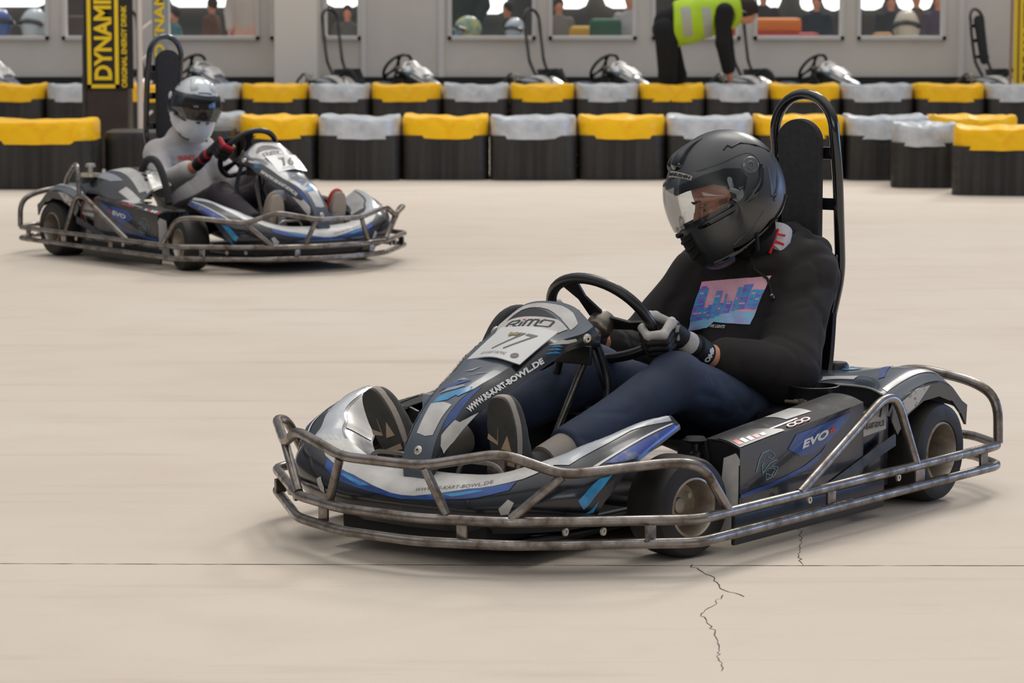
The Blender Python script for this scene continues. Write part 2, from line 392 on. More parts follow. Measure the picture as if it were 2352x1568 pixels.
px = lambda p: (p - 1176) / 7356 * YW
SILL, TOP, BASE = .768, 2.6, 0.0
wins = [(-40, 120), (150, 250), (385, 600), (625, 650), (745, 832), (1030, 1230), (1260, 1460), (1495, 1697), (1727, 1933), (1963, 2165)]
WV = join(box((px(1176) , YW, (SILL + BASE) / 2), (16, .16, SILL - BASE)), box((0, YW, TOP + .5), (16, .16, 1.0)))
prev = -700; solid = []
for a, b in wins + [(3400, 3400)]: solid.append((prev, a)); prev = b
for a, b in solid:
    if b > a: WV = join(WV, box(((px(a) + px(b)) / 2, YW, (SILL + TOP) / 2), (px(b) - px(a), .16, TOP - SILL)))
wall = add('wall_back', WV, M_wall, smooth=False, kind='structure')
for i, (a, b) in enumerate(wins):
    x0, x1 = px(a), px(b); t = .035
    fr = join(box((x0 + t / 2, YW - .02, (SILL + TOP) / 2), (t, .2, TOP - SILL)), box((x1 - t / 2, YW - .02, (SILL + TOP) / 2), (t, .2, TOP - SILL)), box(((x0 + x1) / 2, YW - .02, SILL + t / 2), (x1 - x0, .2, t)))
    wo_ = add('window_%d' % (i + 1), fr, M_frame, smooth=False, kind='structure')
    add('pane', box(((x0 + x1) / 2, YW, (SILL + TOP) / 2 + .02), (x1 - x0 - 2 * t, .006, TOP - SILL - .04)), mat('window_glass', 'c8d4da', .03, alpha=.04), wo_, False)
add('trim_1', box((px(1015), YW - .10, 1.3), (.06, .05, 2.6)), M_frame, smooth=False, kind='structure')
add('trim_2', box((px(838), YW - .10, 1.3), (.05, .05, 2.6)), M_frame, smooth=False, kind='structure')
add('trim_3', box((px(2200), YW - .10, 1.3), (.06, .05, 2.6)), M_frame, smooth=False, kind='structure')
add('baseboard_back', box((0, YW - .10, .2), (16, .06, .40)), mat('dark_plinth', '1b1b1d', .7), smooth=False, kind='structure')
pl = add('trim_4', box((px(697), 31.2, 1.4), (.42, .42, 2.8), .02), M_pillar, smooth=False, kind='structure')
# the room behind the glass: floor, far wall with bright daylight windows
add('wall_far', join(box((0, 41, 1.4), (18, .1, 2.8))), mat('far_wall', '2a2c2e', .8, col2='463d36', nscale=1.2), smooth=False, kind='structure')
M_day = mat('daylight', 'ffffff', .5, emit='eef6f4', estr=2.0)
pf = lambda p: (p - 1176) / 7356 * 40.9
k_ = 11
for a, b, z0 in ((-60, 115, .99), (395, 560, .985), (620, 655, 1.0), (750, 835, .985), (1095, 1165, .90), (1275, 1350, .965), (1385, 1455, .97), (1735, 1790, .95), (1835, 1868, .94), (1885, 1935, .94), (1960, 2025, .95), (2055, 2135, .94)):
    r0, r1 = pf(a), pf(b); z1 = 2.3; rr = min(.12, (r1 - r0) * .45)
    poly = [(r0, z1), (r0, z0 + rr), (r0 + rr * .3, z0 + rr * .3), (r0 + rr, z0), (r1 - rr, z0), (r1 - rr * .3, z0 + rr * .3), (r1, z0 + rr), (r1, z1)]
    add('window_%d' % k_, prism(poly, 'y', 40.85, 40.93), M_day, smooth=False, kind='structure'); k_ += 1

# ---- tyre barriers
M_yel = mat('yellow_tarp', 'ffc600', .38, col2='f7aa00', nscale=9, lo=.5, hi=.75, spec=.35, bump=.5, bscale=16, coat=.12, bdist=.02)
M_sil = mat('silver_tarp', 'd0d3d6', .34, metal=.15, col2='b2b7bc', nscale=8, bump=.5, bscale=16, coat=.2, bdist=.02)
M_rub = mat('rubber_wrap', '1b1918', .5, col2='3d3934', nscale=4, lo=.45, hi=.7, stretch=(2.5, 2.5, .12), bump=.2, bscale=8, bdist=.01, r2=.4)
M_rub2 = mat('black_rubber', '17171a', .5, col2='221f1e', nscale=5)
def plan(a, n, wx, wy, ex=5.0):
    c, s = math.cos(a), math.sin(a); r = (abs(c) ** ex + abs(s) ** ex) ** (-1 / ex); return wx * r * c, wy * r * s
def barrier(x0, x1, y, kind, zt=.437, zc=.312, seed=0, lab=None, rz=0, dpt=.6, group=None, wob=.012, capx=-.004):
    rs = np.random.RandomState(seed + 11); N = 64; wx = (x1 - x0) / 2; wy = dpt / 2
    t = empty('tyre_barrier', ((x0 + x1) / 2, y + wy, 0), rz, label=lab, category='barrier')
    if group: t['group'] = group
    V = []; F = []
    body_z = [0, .01, .09, .1, .19, .2, .29, zc + .02, zc + .05]; bt = zc if kind else zt
    ring = []
    nb = 12; bulge = rs.rand(N) * .004
    for i in range(nb + 1):
        z = bt * i / nb; k = 1.0 + .008 * math.sin(i * 2.1 + seed) - (.03 if i == nb and not kind else 0)
        for j in range(N):
            a = 2 * math.pi * j / N; X, Y = plan(a, N, wx * .998 * min(k, 1), wy * .97 * k, 7.0); V.append((X, Y, z))
    for i in range(nb):
        for j in range(N): j2 = (j + 1) % N; F.append((i * N + j, i * N + j2, (i + 1) * N + j2, (i + 1) * N + j))
    F.append(tuple(nb * N + j for j in range(N)))
    add('rubber_body', (V, F), M_rub, t)
    # strap seams of the rubber sheet
    add('seam', box((-wx * .15 + rs.rand() * .1, -wy * .97, bt / 2), (.016, .012, bt * .96), .003), M_rub2, t)
    if kind:
        V = []; F = []; prof = [(1.0, zc - .015), (1.022, zc + .005), (1.03, zc + .05), (1.03, zt - .06), (1.015, zt - .025), (.97, zt - .004), (.88, zt), (.6, zt - .02), (.3, zt - .035)]
        fold = [rs.rand() * 6.28 for _ in range(6)]
        for i, (k, z) in enumerate(prof):
            for j in range(N):
                a = 2 * math.pi * j / N; X, Y = plan(a, N, (wx + capx) * min(k, 1.0), wy * min(k, 1.0), 4.2)
                f_ = wob * (math.sin(3 * a + fold[0]) * .5 + math.sin(7 * a + fold[1] + i) * .35 + math.sin(13 * a + fold[2] + i * .7) * .25)
                sag_ = (abs(X) / wx) ** 3; zz = z + (f_ * 1.0 + .016 * sag_ - .006 if i > 3 else f_ * .35) - (.010 * (1 - sag_) if i < 2 else 0)
                V.append((X, Y + f_ * .4, zz))
        n = len(prof)
        for i in range(n - 1):
            for j in range(N): j2 = (j + 1) % N; F.append((i * N + j, i * N + j2, (i + 1) * N + j2, (i + 1) * N + j))
        F.append(tuple((n - 1) * N + j for j in range(N)))
        add('tarp_cover', (V, F), M_yel if kind == 'Y' else M_sil, t)
    return t
cn = {'Y': 'yellow', 'S': 'silver'}
X1 = [-2.49, -1.913, -1.361, -.776, -.158, .458, 1.079, 1.695, 2.331, 2.93, 3.55]
K1_ = 'SYSYSYSYSY'
for i in range(10):
    k = K1_[i]; lab = '%s topped tyre barrier of the front row, %s' % (cn[k], ['hidden behind the white-helmeted driver', 'behind the nose of the distant kart', 'next right of the distant steering wheel', 'above the empty track left of centre', 'beside the centre of the picture', 'left of the near black helmet', 'immediately behind the black helmet', 'framed by the near seat hoop', 'first one right of the seat hoop', 'at the right edge behind two nearer blocks'][i])
    barrier(X1[i] + .001, X1[i + 1] - .001, 22.28 + (.04 if i % 2 else 0) + (.42 if i == 0 else 0), k, seed=i, lab=lab)
X2 = [-4.75, -4.129, -3.592, -3.0, -2.402, -1.808, -1.251, -.618, -.023, .56, 1.128, 1.712, 2.28, 2.913, 3.558, 4.191, 4.85]
K2_ = 'YSYSYSYSYSYSYSYS'
wh = ['at the far left edge of the back row', 'in the back row, left of the banner column', 'behind the dark banner column', 'behind the white helmet in the back row', 'right of the white helmet in the back row', 'in the back row, under the first seat posts', 'back row, under a parked kart nose', 'back row, below the chrome parked kart nose', 'back row, below the second pair of seat posts', 'back row, just left of the marshal', 'back row, in front of the marshal legs', 'back row, under the marshal hand', 'back row, above the near seat hoop left side', 'back row, right of the near seat hoop', 'back row, under the flat black kart at right', 'back row, at the right edge by the yellow banner']
for i in range(16):
    k = K2_[i]
    barrier(X2[i] + .001, X2[i + 1] - .001, 28.3, k, seed=30 + i, zt=.445, zc=.325, lab='%s topped tyre barrier %s' % (cn[k], wh[i]))
barrier(-3.53, -2.79, 21.35, 'Y', seed=61, zt=.455, zc=.325, lab='large rounded yellow topped tyre barrier at the left edge, nearest on that side', wob=.006)
barrier(-2.78, -2.345, 21.75, None, seed=62, zt=.36, lab='bare black tyre barrier without a cover, right of the big yellow one')
barrier(-2.34, -1.925, 22.0, None, seed=63, zt=.36, lab='bare black tyre barrier without a cover, behind the distant seat hoop')
barrier(2.58, 3.02, 21.5, 'S', seed=64, lab='short silver topped tyre barrier, nearest block on the right, beside the yellow one', rz=R(-6), zt=.425, zc=.305)
barrier(2.90, 3.55, 20.75, 'Y', seed=65, lab='yellow topped tyre barrier closest to the camera at the right edge', rz=R(-10), zt=.44, zc=.32)

# ---- banner column on the left, banner on the right
M_ban = mat('banner_black', '17120f', .45); M_yelp = mat('banner_yellow', 'e9c410', .5); M_brown = mat('brown_wrap', '2b201b', .5, col2='3a2c25', nscale=4, bump=.6, bscale=6, bdist=.03)
M_pole = mat('pale_steel', 'd8cbc0', .5)
col = empty('banner_column', (-2.99, 23.6, 0), label='dark wrapped column with a tall yellow and black lettered banner, behind the left barriers', category='column')
add('brown_cover', join(box((0, .15, .5), (.34, .30, 1.0), .03), box((-.155, .15, .4), (.03, .33, .6), .012)), M_brown, col)
add('banner_cloth', box((.03, -.01, 1.62), (.36, .02, 2.06), .004), M_ban, col, False)
def frame(x0, x1, z0, z1, t): return join(box(((x0 + x1) / 2, 0, z0 + t / 2), (x1 - x0, .004, t)), box(((x0 + x1) / 2, 0, z1 - t / 2), (x1 - x0, .004, t)), box((x0 + t / 2, 0, (z0 + z1) / 2), (t, .004, z1 - z0)), box((x1 - t / 2, 0, (z0 + z1) / 2), (t, .004, z1 - z0)))
fz = xf(frame(-.125, .105, .595, 1.48, .028), Matrix.Translation((0, -.024, 0))); add('yellow_border', fz, M_yelp, col, False)
def vtext(s, z0, length, x0, x1, y, m, name, parent, off=.02, flip=False):
    t = fit_box(text_mesh(s, 1, offset=off), 0, length, 0, x1 - x0)
    V = [(x1 - p[1], y, z0 + p[0]) for p in t[0]]; return add(name, (V, t[1]), m, parent, False)
vtext('DYNAMITE', .655, .76, -.075, .055, -.028, M_yelp, 'lettering', col, .035)
vtext('ORIGINAL ENERGY DRINK', .60, .60, .125, .165, -.024, M_yelp, 'small_lettering', col, .03)
add('pale_pole', tube([(.25, .05, .0), (.25, .05, 2.6)], .022, n=10), M_pole, col)
for k in range(5): add('cross_bar', tube([(.25, .05, .35 + k * .22), (.33, .12, .42 + k * .22)], .01, n=8), M_pole, col)
bb = empty('hanging_banner', (-2.60, 23.8, 0), label='pale grey banner strip with yellow letters beside the dark column', category='banner')
add('banner_cloth', box((0, 0, 1.5), (.12, .01, 1.5)), mat('grey_banner', '8d9496', .6, alpha=.9), bb, False)
vtext('DYNAMITE', .82, .66, -.045, .03, -.012, M_yelp, 'lettering', bb, .03)
rb = empty('hanging_banner', (4.78, 29.6, 0), label='tall yellow banner with black vertical lettering at the right edge', category='banner')
add('banner_cloth', box((0, 0, 1.05), (.32, .015, 1.5)), M_yelp, rb, False)
vtext('DYNAMITE', .44, .72, -.075, .06, -.014, M_ban, 'lettering', rb, .03)
add('border_line', xf(frame(-.125, .14, .36, 1.7, .012), Matrix.Translation((0, -.012, 0))), M_ban, rb, False)
add('banner_pole', tube([(-.19, 0, 0), (-.175, 0, 2.2)], .013, n=8), mat('wood_pole', '9a7b5c', .6), rb)
# ================================================================ go-kart (x forward, y left, z up; origin on the floor below the rear axle)
M_steel = mat('worn_steel_tube', '918b86', .24, metal=.85, col2='54483c', nscale=18, lo=.42, hi=.7, r2=.5, bump=.15, bscale=40)
M_brushed = mat('brushed_steel', '8b8680', .32, metal=.9, col2='6a625a', nscale=30, r2=.45)
M_alu = mat('wheel_aluminium', 'b3aca2', .33, metal=.8, col2='8a7c6b', nscale=14, r2=.5)
M_tyre = mat('tyre_rubber', '191817', .5, col2='2a2723', nscale=7, bump=.15, bscale=50, r2=.7)
M_navy = mat('dark_gloss_plastic', '0d1119', .22, col2='171c24', nscale=12, coat=.4, bump=.1, bscale=30, r2=.38)
M_graph = mat('graphite_gloss_plastic', '4b545f', .2, col2='3f4853', nscale=9, coat=.55, r2=.34, bump=.06, bscale=25)
M_blk = mat('black_plastic', '131315', .38, col2='1d1d1f', nscale=20)
M_matblk = mat('black_underside', '0a0a0b', .8)
M_white = mat('white_sticker', 'c9c7c3', .38, col2='b5b2ad', nscale=15, coat=.15)
M_grey = mat('grey_sticker', '8d9299', .35, coat=.2)
M_blue = mat('blue_sticker', '1c4a96', .3, col2='16305f', nscale=12, lo=.4, hi=.7, coat=.3)
M_pale = mat('pale_grey_sticker', 'b9bcc0', .3, col2='a2a6ab', nscale=10, coat=.3); M_sblue = mat('scuffed_blue_sticker', '3c4f94', .3, col2='8a8a88', nscale=16, lo=.52, hi=.72, metal=.3, coat=.3)
M_cyan = mat('cyan_sticker', '2f93c4', .3, col2='2370a8', nscale=25, coat=.3)
M_red = mat('red_sticker', 'c8202e', .35); M_lett = mat('white_lettering', 'dcdcda', .4); M_dark = mat('black_lettering', '1a1517', .45)
M_silver = mat('silver_plastic', 'c3c1bd', .26, metal=.25, col2='8f8b86', nscale=10, lo=.45, hi=.75, coat=.4, r2=.5)
M_screw = mat('steel_screw', 'c8c2b6', .3, metal=.7)
M_fab = mat('pad_fabric', '29292b', .85, col2='323234', nscale=60, bump=.4, bscale=400, bdist=.0006)
M_bframe = mat('black_painted_tube', '0e1014', .18, coat=.7)
M_engred = mat('red_engine', 'a01820', .45); M_rim_w = mat('steering_rim_rubber', '161719', .36, coat=.25, bump=.1, bscale=200, bdist=.0004)
M_skeyes = mat('grey_leather', '3b3a3a', .5)
def both(f):
    f(1); f(-1)
def sy(vf, s): return vf if s > 0 else flipy(vf)

_nr = [(.975, .142, .028, .548, .056), (1.012, .138, .025, .532, .045), (1.067, .112, .014, .515, .024), (1.15, .092, .006, .488, .016), (1.244, .068, 0, .444, .010), (1.31, .056, 0, .421, .008),
       (1.366, .046, 0, .397, .006), (1.413, .042, 0, .364, .005), (1.449, .042, 0, .328, .005), (1.476, .043, 0, .291, .005), (1.495, .044, 0, .250, .004), (1.508, .030, 0, .205, .003)]
# u 0 top .. 11 tip, v 0 right .. 4 left
NOSE = Patch([[(x_ - (.009 if k < 2 else 0) * c_, y0 + q * w_, z_ + h_ * c_) for q, c_ in ((-1, 0), (-.55, .8), (0, 1), (.55, .8), (1, 0))] for k, (x_, w_, y0, z_, h_) in enumerate(_nr)])
_nl = [(.945, .172, .510), (.990, .165, .500), (1.048, .142, .488), (1.120, .130, .458), (1.215, .114, .420), (1.280, .100, .391), (1.335, .089, .364), (1.385, .079, .333), (1.420, .071, .303), (1.447, .063, .273), (1.467, .057, .240), (1.490, .040, .200)]
def nose_side(s):
    rows = []
    for i in range(12):
        a = np.array(NOSE.G[i][4] if s > 0 else NOSE.G[i][0]); c = np.array((_nl[i][0], s * _nl[i][1] + (_nr[i][2] if i < 3 and s < 0 else 0), _nl[i][2])); rows.append([a, (a + c) / 2 + np.array((.002, s * .003, .002)), c])
    return Patch(rows)
def spoiler_half():
    S = [[(1.40, 0, .200), (1.46, 0, .215), (1.525, 0, .195), (1.558, 0, .150), (1.530, 0, .085)],
         [(1.39, .11, .200), (1.455, .11, .216), (1.520, .11, .196), (1.552, .11, .150), (1.52, .11, .085)],
         [(1.37, .21, .205), (1.44, .225, .228), (1.505, .235, .205), (1.535, .24, .150), (1.49, .235, .085)],
         [(1.30, .30, .235), (1.375, .345, .272), (1.44, .385, .245), (1.460, .425, .180), (1.405, .440, .110)],
         [(1.25, .335, .250), (1.325, .385, .297), (1.375, .430, .270), (1.395, .470, .225), (1.375, .490, .175)],
         [(1.21, .365, .262), (1.275, .425, .318), (1.31, .470, .295), (1.325, .505, .268), (1.318, .515, .243)],
         [(1.13, .395, .285), (1.175, .458, .345), (1.20, .495, .325), (1.22, .515, .300), (1.231, .520, .279)],
         [(1.065, .425, .305), (1.090, .482, .354), (1.078, .500, .340), (1.072, .505, .330), (1.069, .505, .320)]]
    return S
SPL = Patch(spoiler_half()); SPR = Patch([[(p[0], -p[1], p[2]) for p in r] for r in spoiler_half()])
def pod_outer(s):   # outer face of the side box; u front to back, v top to bottom
    rows = []
    for x_, zt, zb in ((.937, .262, .075), (.80, .275, .07), (.64, .288, .07), (.48, .302, .07), (.33, .315, .075)):
        rows.append([(x_, s * .597, zt), (x_ + .003, s * .600, (zt * 2 + zb) / 3), (x_ + .006, s * .601, (zt + 2 * zb) / 3), (x_ + .01, s * .602, zb)])
    return Patch(rows)
def pod_top(s):
    rows = []
    for x_, zt in ((.937, .262), (.80, .275), (.64, .288), (.48, .302), (.33, .315)):
        rows.append([(x_, s * .597, zt), (x_, s * .565, zt + .012), (x_, s * .53, zt + .018), (x_ - .005, s * .49, zt + .016)])
    return Patch(rows)

def front_wheel(parent, s, steer, name='front_wheel', rt=.128, wd=.125):
    e_ = empty(name, (1.075, s * .50, rt), R(steer), parent)
    h = wd / 2
    pr = [(rt * .56, -h * .8), (rt * .62, -h * .98), (rt * .80, -h * 1.02), (rt * .93, -h * .93), (rt * .985, -h * .72), (rt, -h * .4), (rt, 0), (rt, h * .4), (rt * .985, h * .72), (rt * .93, h * .93), (rt * .80, h * 1.02), (rt * .62, h * .98), (rt * .56, h * .8)]
    add('tyre', lathe([(r_, s * y_) for r_, y_ in (pr if s > 0 else pr)][::1 if s > 0 else -1], 48, 'y'), M_tyre, e_)
    rp = [(rt * .57, h * .80), (rt * .60, h * .95), (rt * .56, h * .99), (rt * .53, h * .9), (rt * .47, h * .35), (rt * .44, h * .1), (rt * .30, h * .06), (rt * .16, h * .08), (rt * .15, h * .2), (rt * .10, h * .22), (0.0005, h * .22)]
    add('rim', lathe([(r_, s * y_) for r_, y_ in rp][::-1 if s > 0 else 1], 48, 'y'), M_alu, e_)
    add('rim_back', lathe([(r_, s * y_) for r_, y_ in [(rt * .57, -h * .8), (rt * .60, -h * .95), (rt * .5, -h * .5), (rt * .44, h * .05), (.001, h * .0)]][::1 if s > 0 else -1], 40, 'y'), M_alu, e_)
    for k in range(3):
        a = 2 * math.pi * k / 3 + .4; add('wheel_nut', xf(lathe([(.0001, 0), (.008, 0), (.008, .012), (.0001, .012)], 6, 'y', True), Matrix.Translation((.038 * math.cos(a), s * h * .06 - (.012 if s < 0 else 0), .038 * math.sin(a)))), M_screw, e_, False)
    return e_
def rear_wheel(parent, s):
    e_ = front_wheel(parent, s, 0, 'rear_wheel', .140, .19); e_.location = (-.035, s * .54, .140); return e_

def make_kart(number='77', steer=-11, name='go_kart', sw_turn=25):
    K = empty(name)
    rt = .0128
    # --- tube guard
    def rail(z, nm):
        L_ = [(1.645, .12), (1.56, .335), (1.25, .68), (-.285, .68), (-.41, .52)]
        P = [(x_, y_, z) for x_, y_ in L_]; P = P + [(x_, -y_, z) for x_, y_ in reversed(L_)]
        add(nm, tube(P, rt, True, .045, 12, 5), M_steel, K)
    rail(.077, 'lower_guard_rail'); rail(.134, 'upper_guard_rail')
    T = [(1.114, .68, .137), (1.235, .665, .262), (1.345, .61, .272), (1.484, .443, .250), (1.573, .325, .303), (1.635, .125, .262)]
    T[1] = (1.215, .668, .262); T[2] = (1.30, .632, .276)
    P = T + [(x_, -y_, z_) for x_, y_, z_ in reversed(T)]
    add('front_guard_hoop', tube(P, rt, False, .045, 12, 5), M_steel, K)
    for s in (1, -1):
        add('guard_post', tube([(1.632, s * .135, .256), (1.612, s * .185, .146)], rt * .92), M_steel, K)
        add('guard_post', tube([(1.484, s * .441, .247), (1.553, s * .338, .142)], rt * .92), M_steel, K)
        add('rear_wheel_arch', tube([(.785, s * .68, .137), (.275, s * .655, .330), (.185, s * .68, .137)] if False else [(.785, s * .68, .137), (.30, s * .640, .325), (.225, s * .640, .318), (.187, s * .68, .137)], rt, False, [0, .04, .045, 0]), M_steel, K)
        add('rear_guard_hoop', tube([(-.30, s * .665, .137), (-.305, s * .66, .262), (-.295, s * .585, .308), (-.28, s * .40, .335), (-.26, s * .30, .30)], rt * 1.1, False, .07), M_steel, K)
        for x_, w_ in ((1.33, .04), (.16, .05), (.62, .04), (-.20, .04)):
            y_ = .68 if x_ < 1.25 else .60
            add('rail_bracket', box((x_, s * (y_ - .006), .105), (w_, .008, .040), .002), M_steel, K)
        add('rail_bracket', box((1.595, s * .22, .105), (.008, .030, .040), .002, M=None), M_steel, K)
        for x_, y_ in ((.70, .655), (.245, .655), (1.40, .50), (1.46, .43)):
            add('rail_bolt', xf(lathe([(.004, .0), (.010, 0), (.010, .006), (.004, .006)], 10, 'y'), Matrix.Translation((x_, s * y_, .107))), M_screw, K, False)
    # --- chassis
    fr = []
    for s in (1, -1):
        add('chassis_tube', tube([(1.40, s * .20, .075), (1.10, s * .28, .06), (.70, s * .30, .055), (.20, s * .28, .06), (-.20, s * .30, .12)], .015, False, .1), M_blk, K)
        add('outrigger_tube', tube([(1.25, s * .25, .07), (1.10, s * .44, .12)], .014), M_blk, K)
        add('side_support', tube([(.90, s * .28, .06), (.90, s * .60, .085), (.30, s * .60, .085), (.30, s * .28, .06)], .013, False, .06), M_blk, K)
        add('pedal', join(box((1.36, s * .15, .22), (.015, .055, .09), .004), tube([(1.36, s * .15, .07), (1.36, s * .15, .22)], .007, n=8)), M_brushed, K)
        add('tie_rod', tube([(.98, s * .03, .10), (1.07, s * .40, .115)], .007, n=8), M_brushed, K)
        add('skirt_panel', box((.62, s * .612, .062), (.74, .012, .075), .004), M_blk, K)
        add('inner_side_board', prism([(.30, .05), (.93, .05), (.93, .22), (.75, .25), (.30, .28)], 'y', s * .40 - .004, s * .40 + .004), M_matblk, K, False)
    add('floor_tray', join(box((.85, 0, .045), (1.15, .58, .012), .004)), M_matblk, K)
    add('rear_axle', tube([(-.035, -.50, .14), (-.035, .50, .14)], .018), M_brushed, K)
    add('front_cross_tube', tube([(1.07, -.42, .12), (1.07, .42, .12)], .014), M_blk, K)
    add('pedal_bar', tube([(1.42, -.24, .17), (1.42, -.20, .245), (1.42, -.08, .245), (1.42, -.06, .15)], .006, False, .03, 8), M_brushed, K)
    add('pedal_bar', tube([(1.42, .24, .17), (1.42, .20, .245), (1.42, .08, .245), (1.42, .06, .15)], .006, False, .03, 8), M_brushed, K)
    add('under_bumper', box((1.40, 0, .085), (.22, .46, .06), .01), M_matblk, K)
    # --- wheels
    for s in (1, -1): front_wheel(K, s, steer); rear_wheel(K, s)
    # --- nose panel
    N = add('nose_panel', shell(NOSE, 4, 5, .004, (1, 0, 1)), M_graph, K)
    RN = (1, 0, 1)
    dn = lambda nm, pts, m, eps=.0014, me=.3: decal(nm, poly_fill(pts, me), m, NOSE, N, eps, RN)
    dn('white_arch', [(2.1, .55), (1.3, .12), (.55, .21), (.30, .5), (.25, 1.0), (.22, 1.49), (.23, 2.0), (.28, 2.55), (.45, 3.1), (.80, 3.55), (1.31, 3.65), (1.22, 3.15), (1.0, 2.6), (.75, 2.15), (.63, 1.75), (.62, 1.35), (.72, 1.05), (1.0, .82), (1.31, .66), (1.77, .60)], M_white)
    dn('black_window', [(1.35, .67), (1.1, .87), (.85, 1.05), (.74, 1.3), (.71, 1.6), (.80, 1.95), (1.0, 2.31), (1.25, 2.85)], M_blk, .0017)
    dn('logo_backing', [(1.36, .64), (1.24, 2.85), (1.36, 3.55), (1.95, 3.5), (2.15, .55)], M_white, .0016)
    strokes = [[(.0, 0), (.06, .80), (.22, .98), (.78, .98), (.88, .84), (.84, .62), (.70, .50), (.30, .50)], [(.50, .50), (.74, .14), (.96, .04)], [(1.16, .0), (1.16, .62)],
               [(1.46, 0), (1.46, .80), (1.58, .96), (1.80, .96), (1.92, .80), (1.92, 0)], [(1.92, .80), (2.04, .96), (2.28, .96), (2.40, .80), (2.40, .12), (2.50, .02), (3.42, .02), (3.54, .14), (3.54, .84), (3.44, .97), (2.76, .97), (2.66, .84), (2.66, .50)]]
    V = []; F = []
    for st_ in strokes:
        for a, b in zip(st_, st_[1:]):
            a, b = Vector(a), Vector(b); d = (b - a).normalized() * .075; q = Vector((-d.y, d.x)) * 1.15; n = len(V)
            V += [(p.x + p.y * .12, p.y, 0) for p in (a - d - q, b + d - q, b + d + q, a - d + q)]; F.append((n, n + 1, n + 2, n + 3))
    decal('brand_lettering', quad_map((V, F), (2.05, .98), (1.72, 3.08), (1.34, 2.90), (1.56, .85)), M_dark, NOSE, N, .0026, RN)
    dn('logo_red_dot', [(1.56, 1.56), (1.50, 1.56), (1.48, 1.68), (1.54, 1.68)], M_red, .0034)
    dn('white_patch', [(6.75, .84), (6.6, 2.2), (6.64, 3.6), (7.51, 3.38), (8.6, 3.3), (8.75, 2.34), (8.6, 1.1), (7.5, .95)], M_white)
    dn('blue_streak', [(6.37, 1.1), (5.58, 3.0), (5.21, 3.6), (5.55, 3.8), (6.44, 2.6), (6.72, 1.08)], M_cyan)
    dn('pale_streak', [(6.11, 1.0), (5.7, 2.4), (5.35, 3.0), (5.30, 2.6), (5.70, 1.4)], M_grey)
    dn('blue_streak', [(5.98, .5), (5.5, 1.9), (4.9, 2.9), (5.0, 2.2), (5.5, 1.2)], M_blue)
    dn('blue_streak', [(6.05, 2.9), (5.7, 3.5), (5.25, 3.95), (5.6, 3.95), (6.1, 3.5)], M_cyan, .0018)
    for q in ([(4.73, 1.68), (4.2, 3.04), (4.5, 2.2)], [(4.29, 2.57), (4.5, 2.30), (4.1, 3.3)], [(4.9, 2.6), (5.1, 1.5), (4.8, 1.9)], [(4.3, 1.2), (3.9, 2.2), (4.2, 1.9)]): dn('claw_mark', q, M_grey)
    for s in (1, -1):
        S = nose_side(s); RS = (.6, s, .3)
        o = add('nose_side', shell(S, 4, 4, .003, RS), M_navy, K)
        ds = lambda nm, pts, m, eps=.0014: decal(nm, poly_fill(pts, .3), m, S, o, eps, RS)
        ds('white_flash', [(7.28, .8), (7.24, 1.28), (6.85, 1.55), (6.25, 1.9), (7.0, 1.97), (8.4, 1.95), (9.38, 1.6), (9.04, .8), (8.42, .36)], M_white)
        q = ((6.55, 1.42), (3.02, 1.62), (2.93, 1.0), (6.45, .88)); q = q if s > 0 else mirror_quad(q)
        decal('web_lettering', quad_map(text_mesh('WWW.RS-KART-BOWL.DE', 1, offset=.05, space=1.02, maxe=.3), *q), M_lett, S, o, .0024, RS)
        for a_ in range(3): ds('cyan_stripe', [(2.79 - a_ * .16, .80 - a_ * .26), (2.55 - a_ * .16, 1.0 - a_ * .26), (2.29 - a_ * .12, 1.75 - a_ * .30), (2.40 - a_ * .13, 1.2 - a_ * .28)], M_cyan)
        ds('white_flash', [(2.42, .02), (1.88, .02), (1.73, .36), (1.41, .5), (1.44, .98), (1.83, .98)], M_white)
        ds('blue_flash', [(7.4, .05), (5.4, .15), (5.0, .3), (6.2, .6), (7.2, .8), (8.2, .25)], M_blue)
        a = S(.95, 1.0); n = S.normal(.95, 1.0); n = n if n[1] * s > 0 else -n
        add('screw', xf(lathe([(.003, .006), (.009, .006), (.013, .002), (.013, -.002)], 16), Matrix.Translation(Vector(a)) @ Vector(n).to_track_quat('Z', 'Y').to_matrix().to_4x4()), M_screw, o)
    a = NOSE(9.6, 2); n = NOSE.normal(9.6, 2); n = n if n[0] > 0 else -n
    add('screw', xf(lathe([(.003, .005), (.008, .005), (.012, .002), (.012, -.002)], 16), Matrix.Translation(Vector(a)) @ Vector(n).to_track_quat('Z', 'Y').to_matrix().to_4x4()), M_screw, N)
    # number plate: a thin curved board held off the panel
    PL = Patch([[(1.072, -.052, .540), (1.075, .04, .548), (1.072, .128, .540)], [(1.14, -.056, .506), (1.143, .035, .516), (1.14, .118, .506)], [(1.205, -.064, .468), (1.212, .022, .482), (1.208, .106, .468)]])
    global NPL; NPL = PL
    MN = mat('number_grey', '6a6866', .5)
    pl_ = add('number_plate', shell(PL, 5, 6, .003, RN), mat('plate_white', 'd0cfcc', .35, coat=.3), K)
    decal('number', quad_map(text_mesh(number, 1, offset=-.005, maxe=.3), (1.50, .50), (1.50, 1.28), (.46, 1.60), (.46, .80)), MN, PL, pl_, .0014, RN)
    decal('gold_emblem', poly_fill([(.42, .60), (.50, .72), (.44, .86), (.54, .98), (.68, .92), (.62, .78), (.70, .66), (.56, .58)], .3), mat('gold_print', '8f8058', .5), PL, pl_, .0022, RN)
    decal('small_lettering', quad_map(text_mesh('RS KART BOWL', 1, shear=.2, maxe=.3), (1.80, .35), (1.80, 1.3), (1.66, 1.32), (1.66, .40)), MN, PL, pl_, .0014, RN)
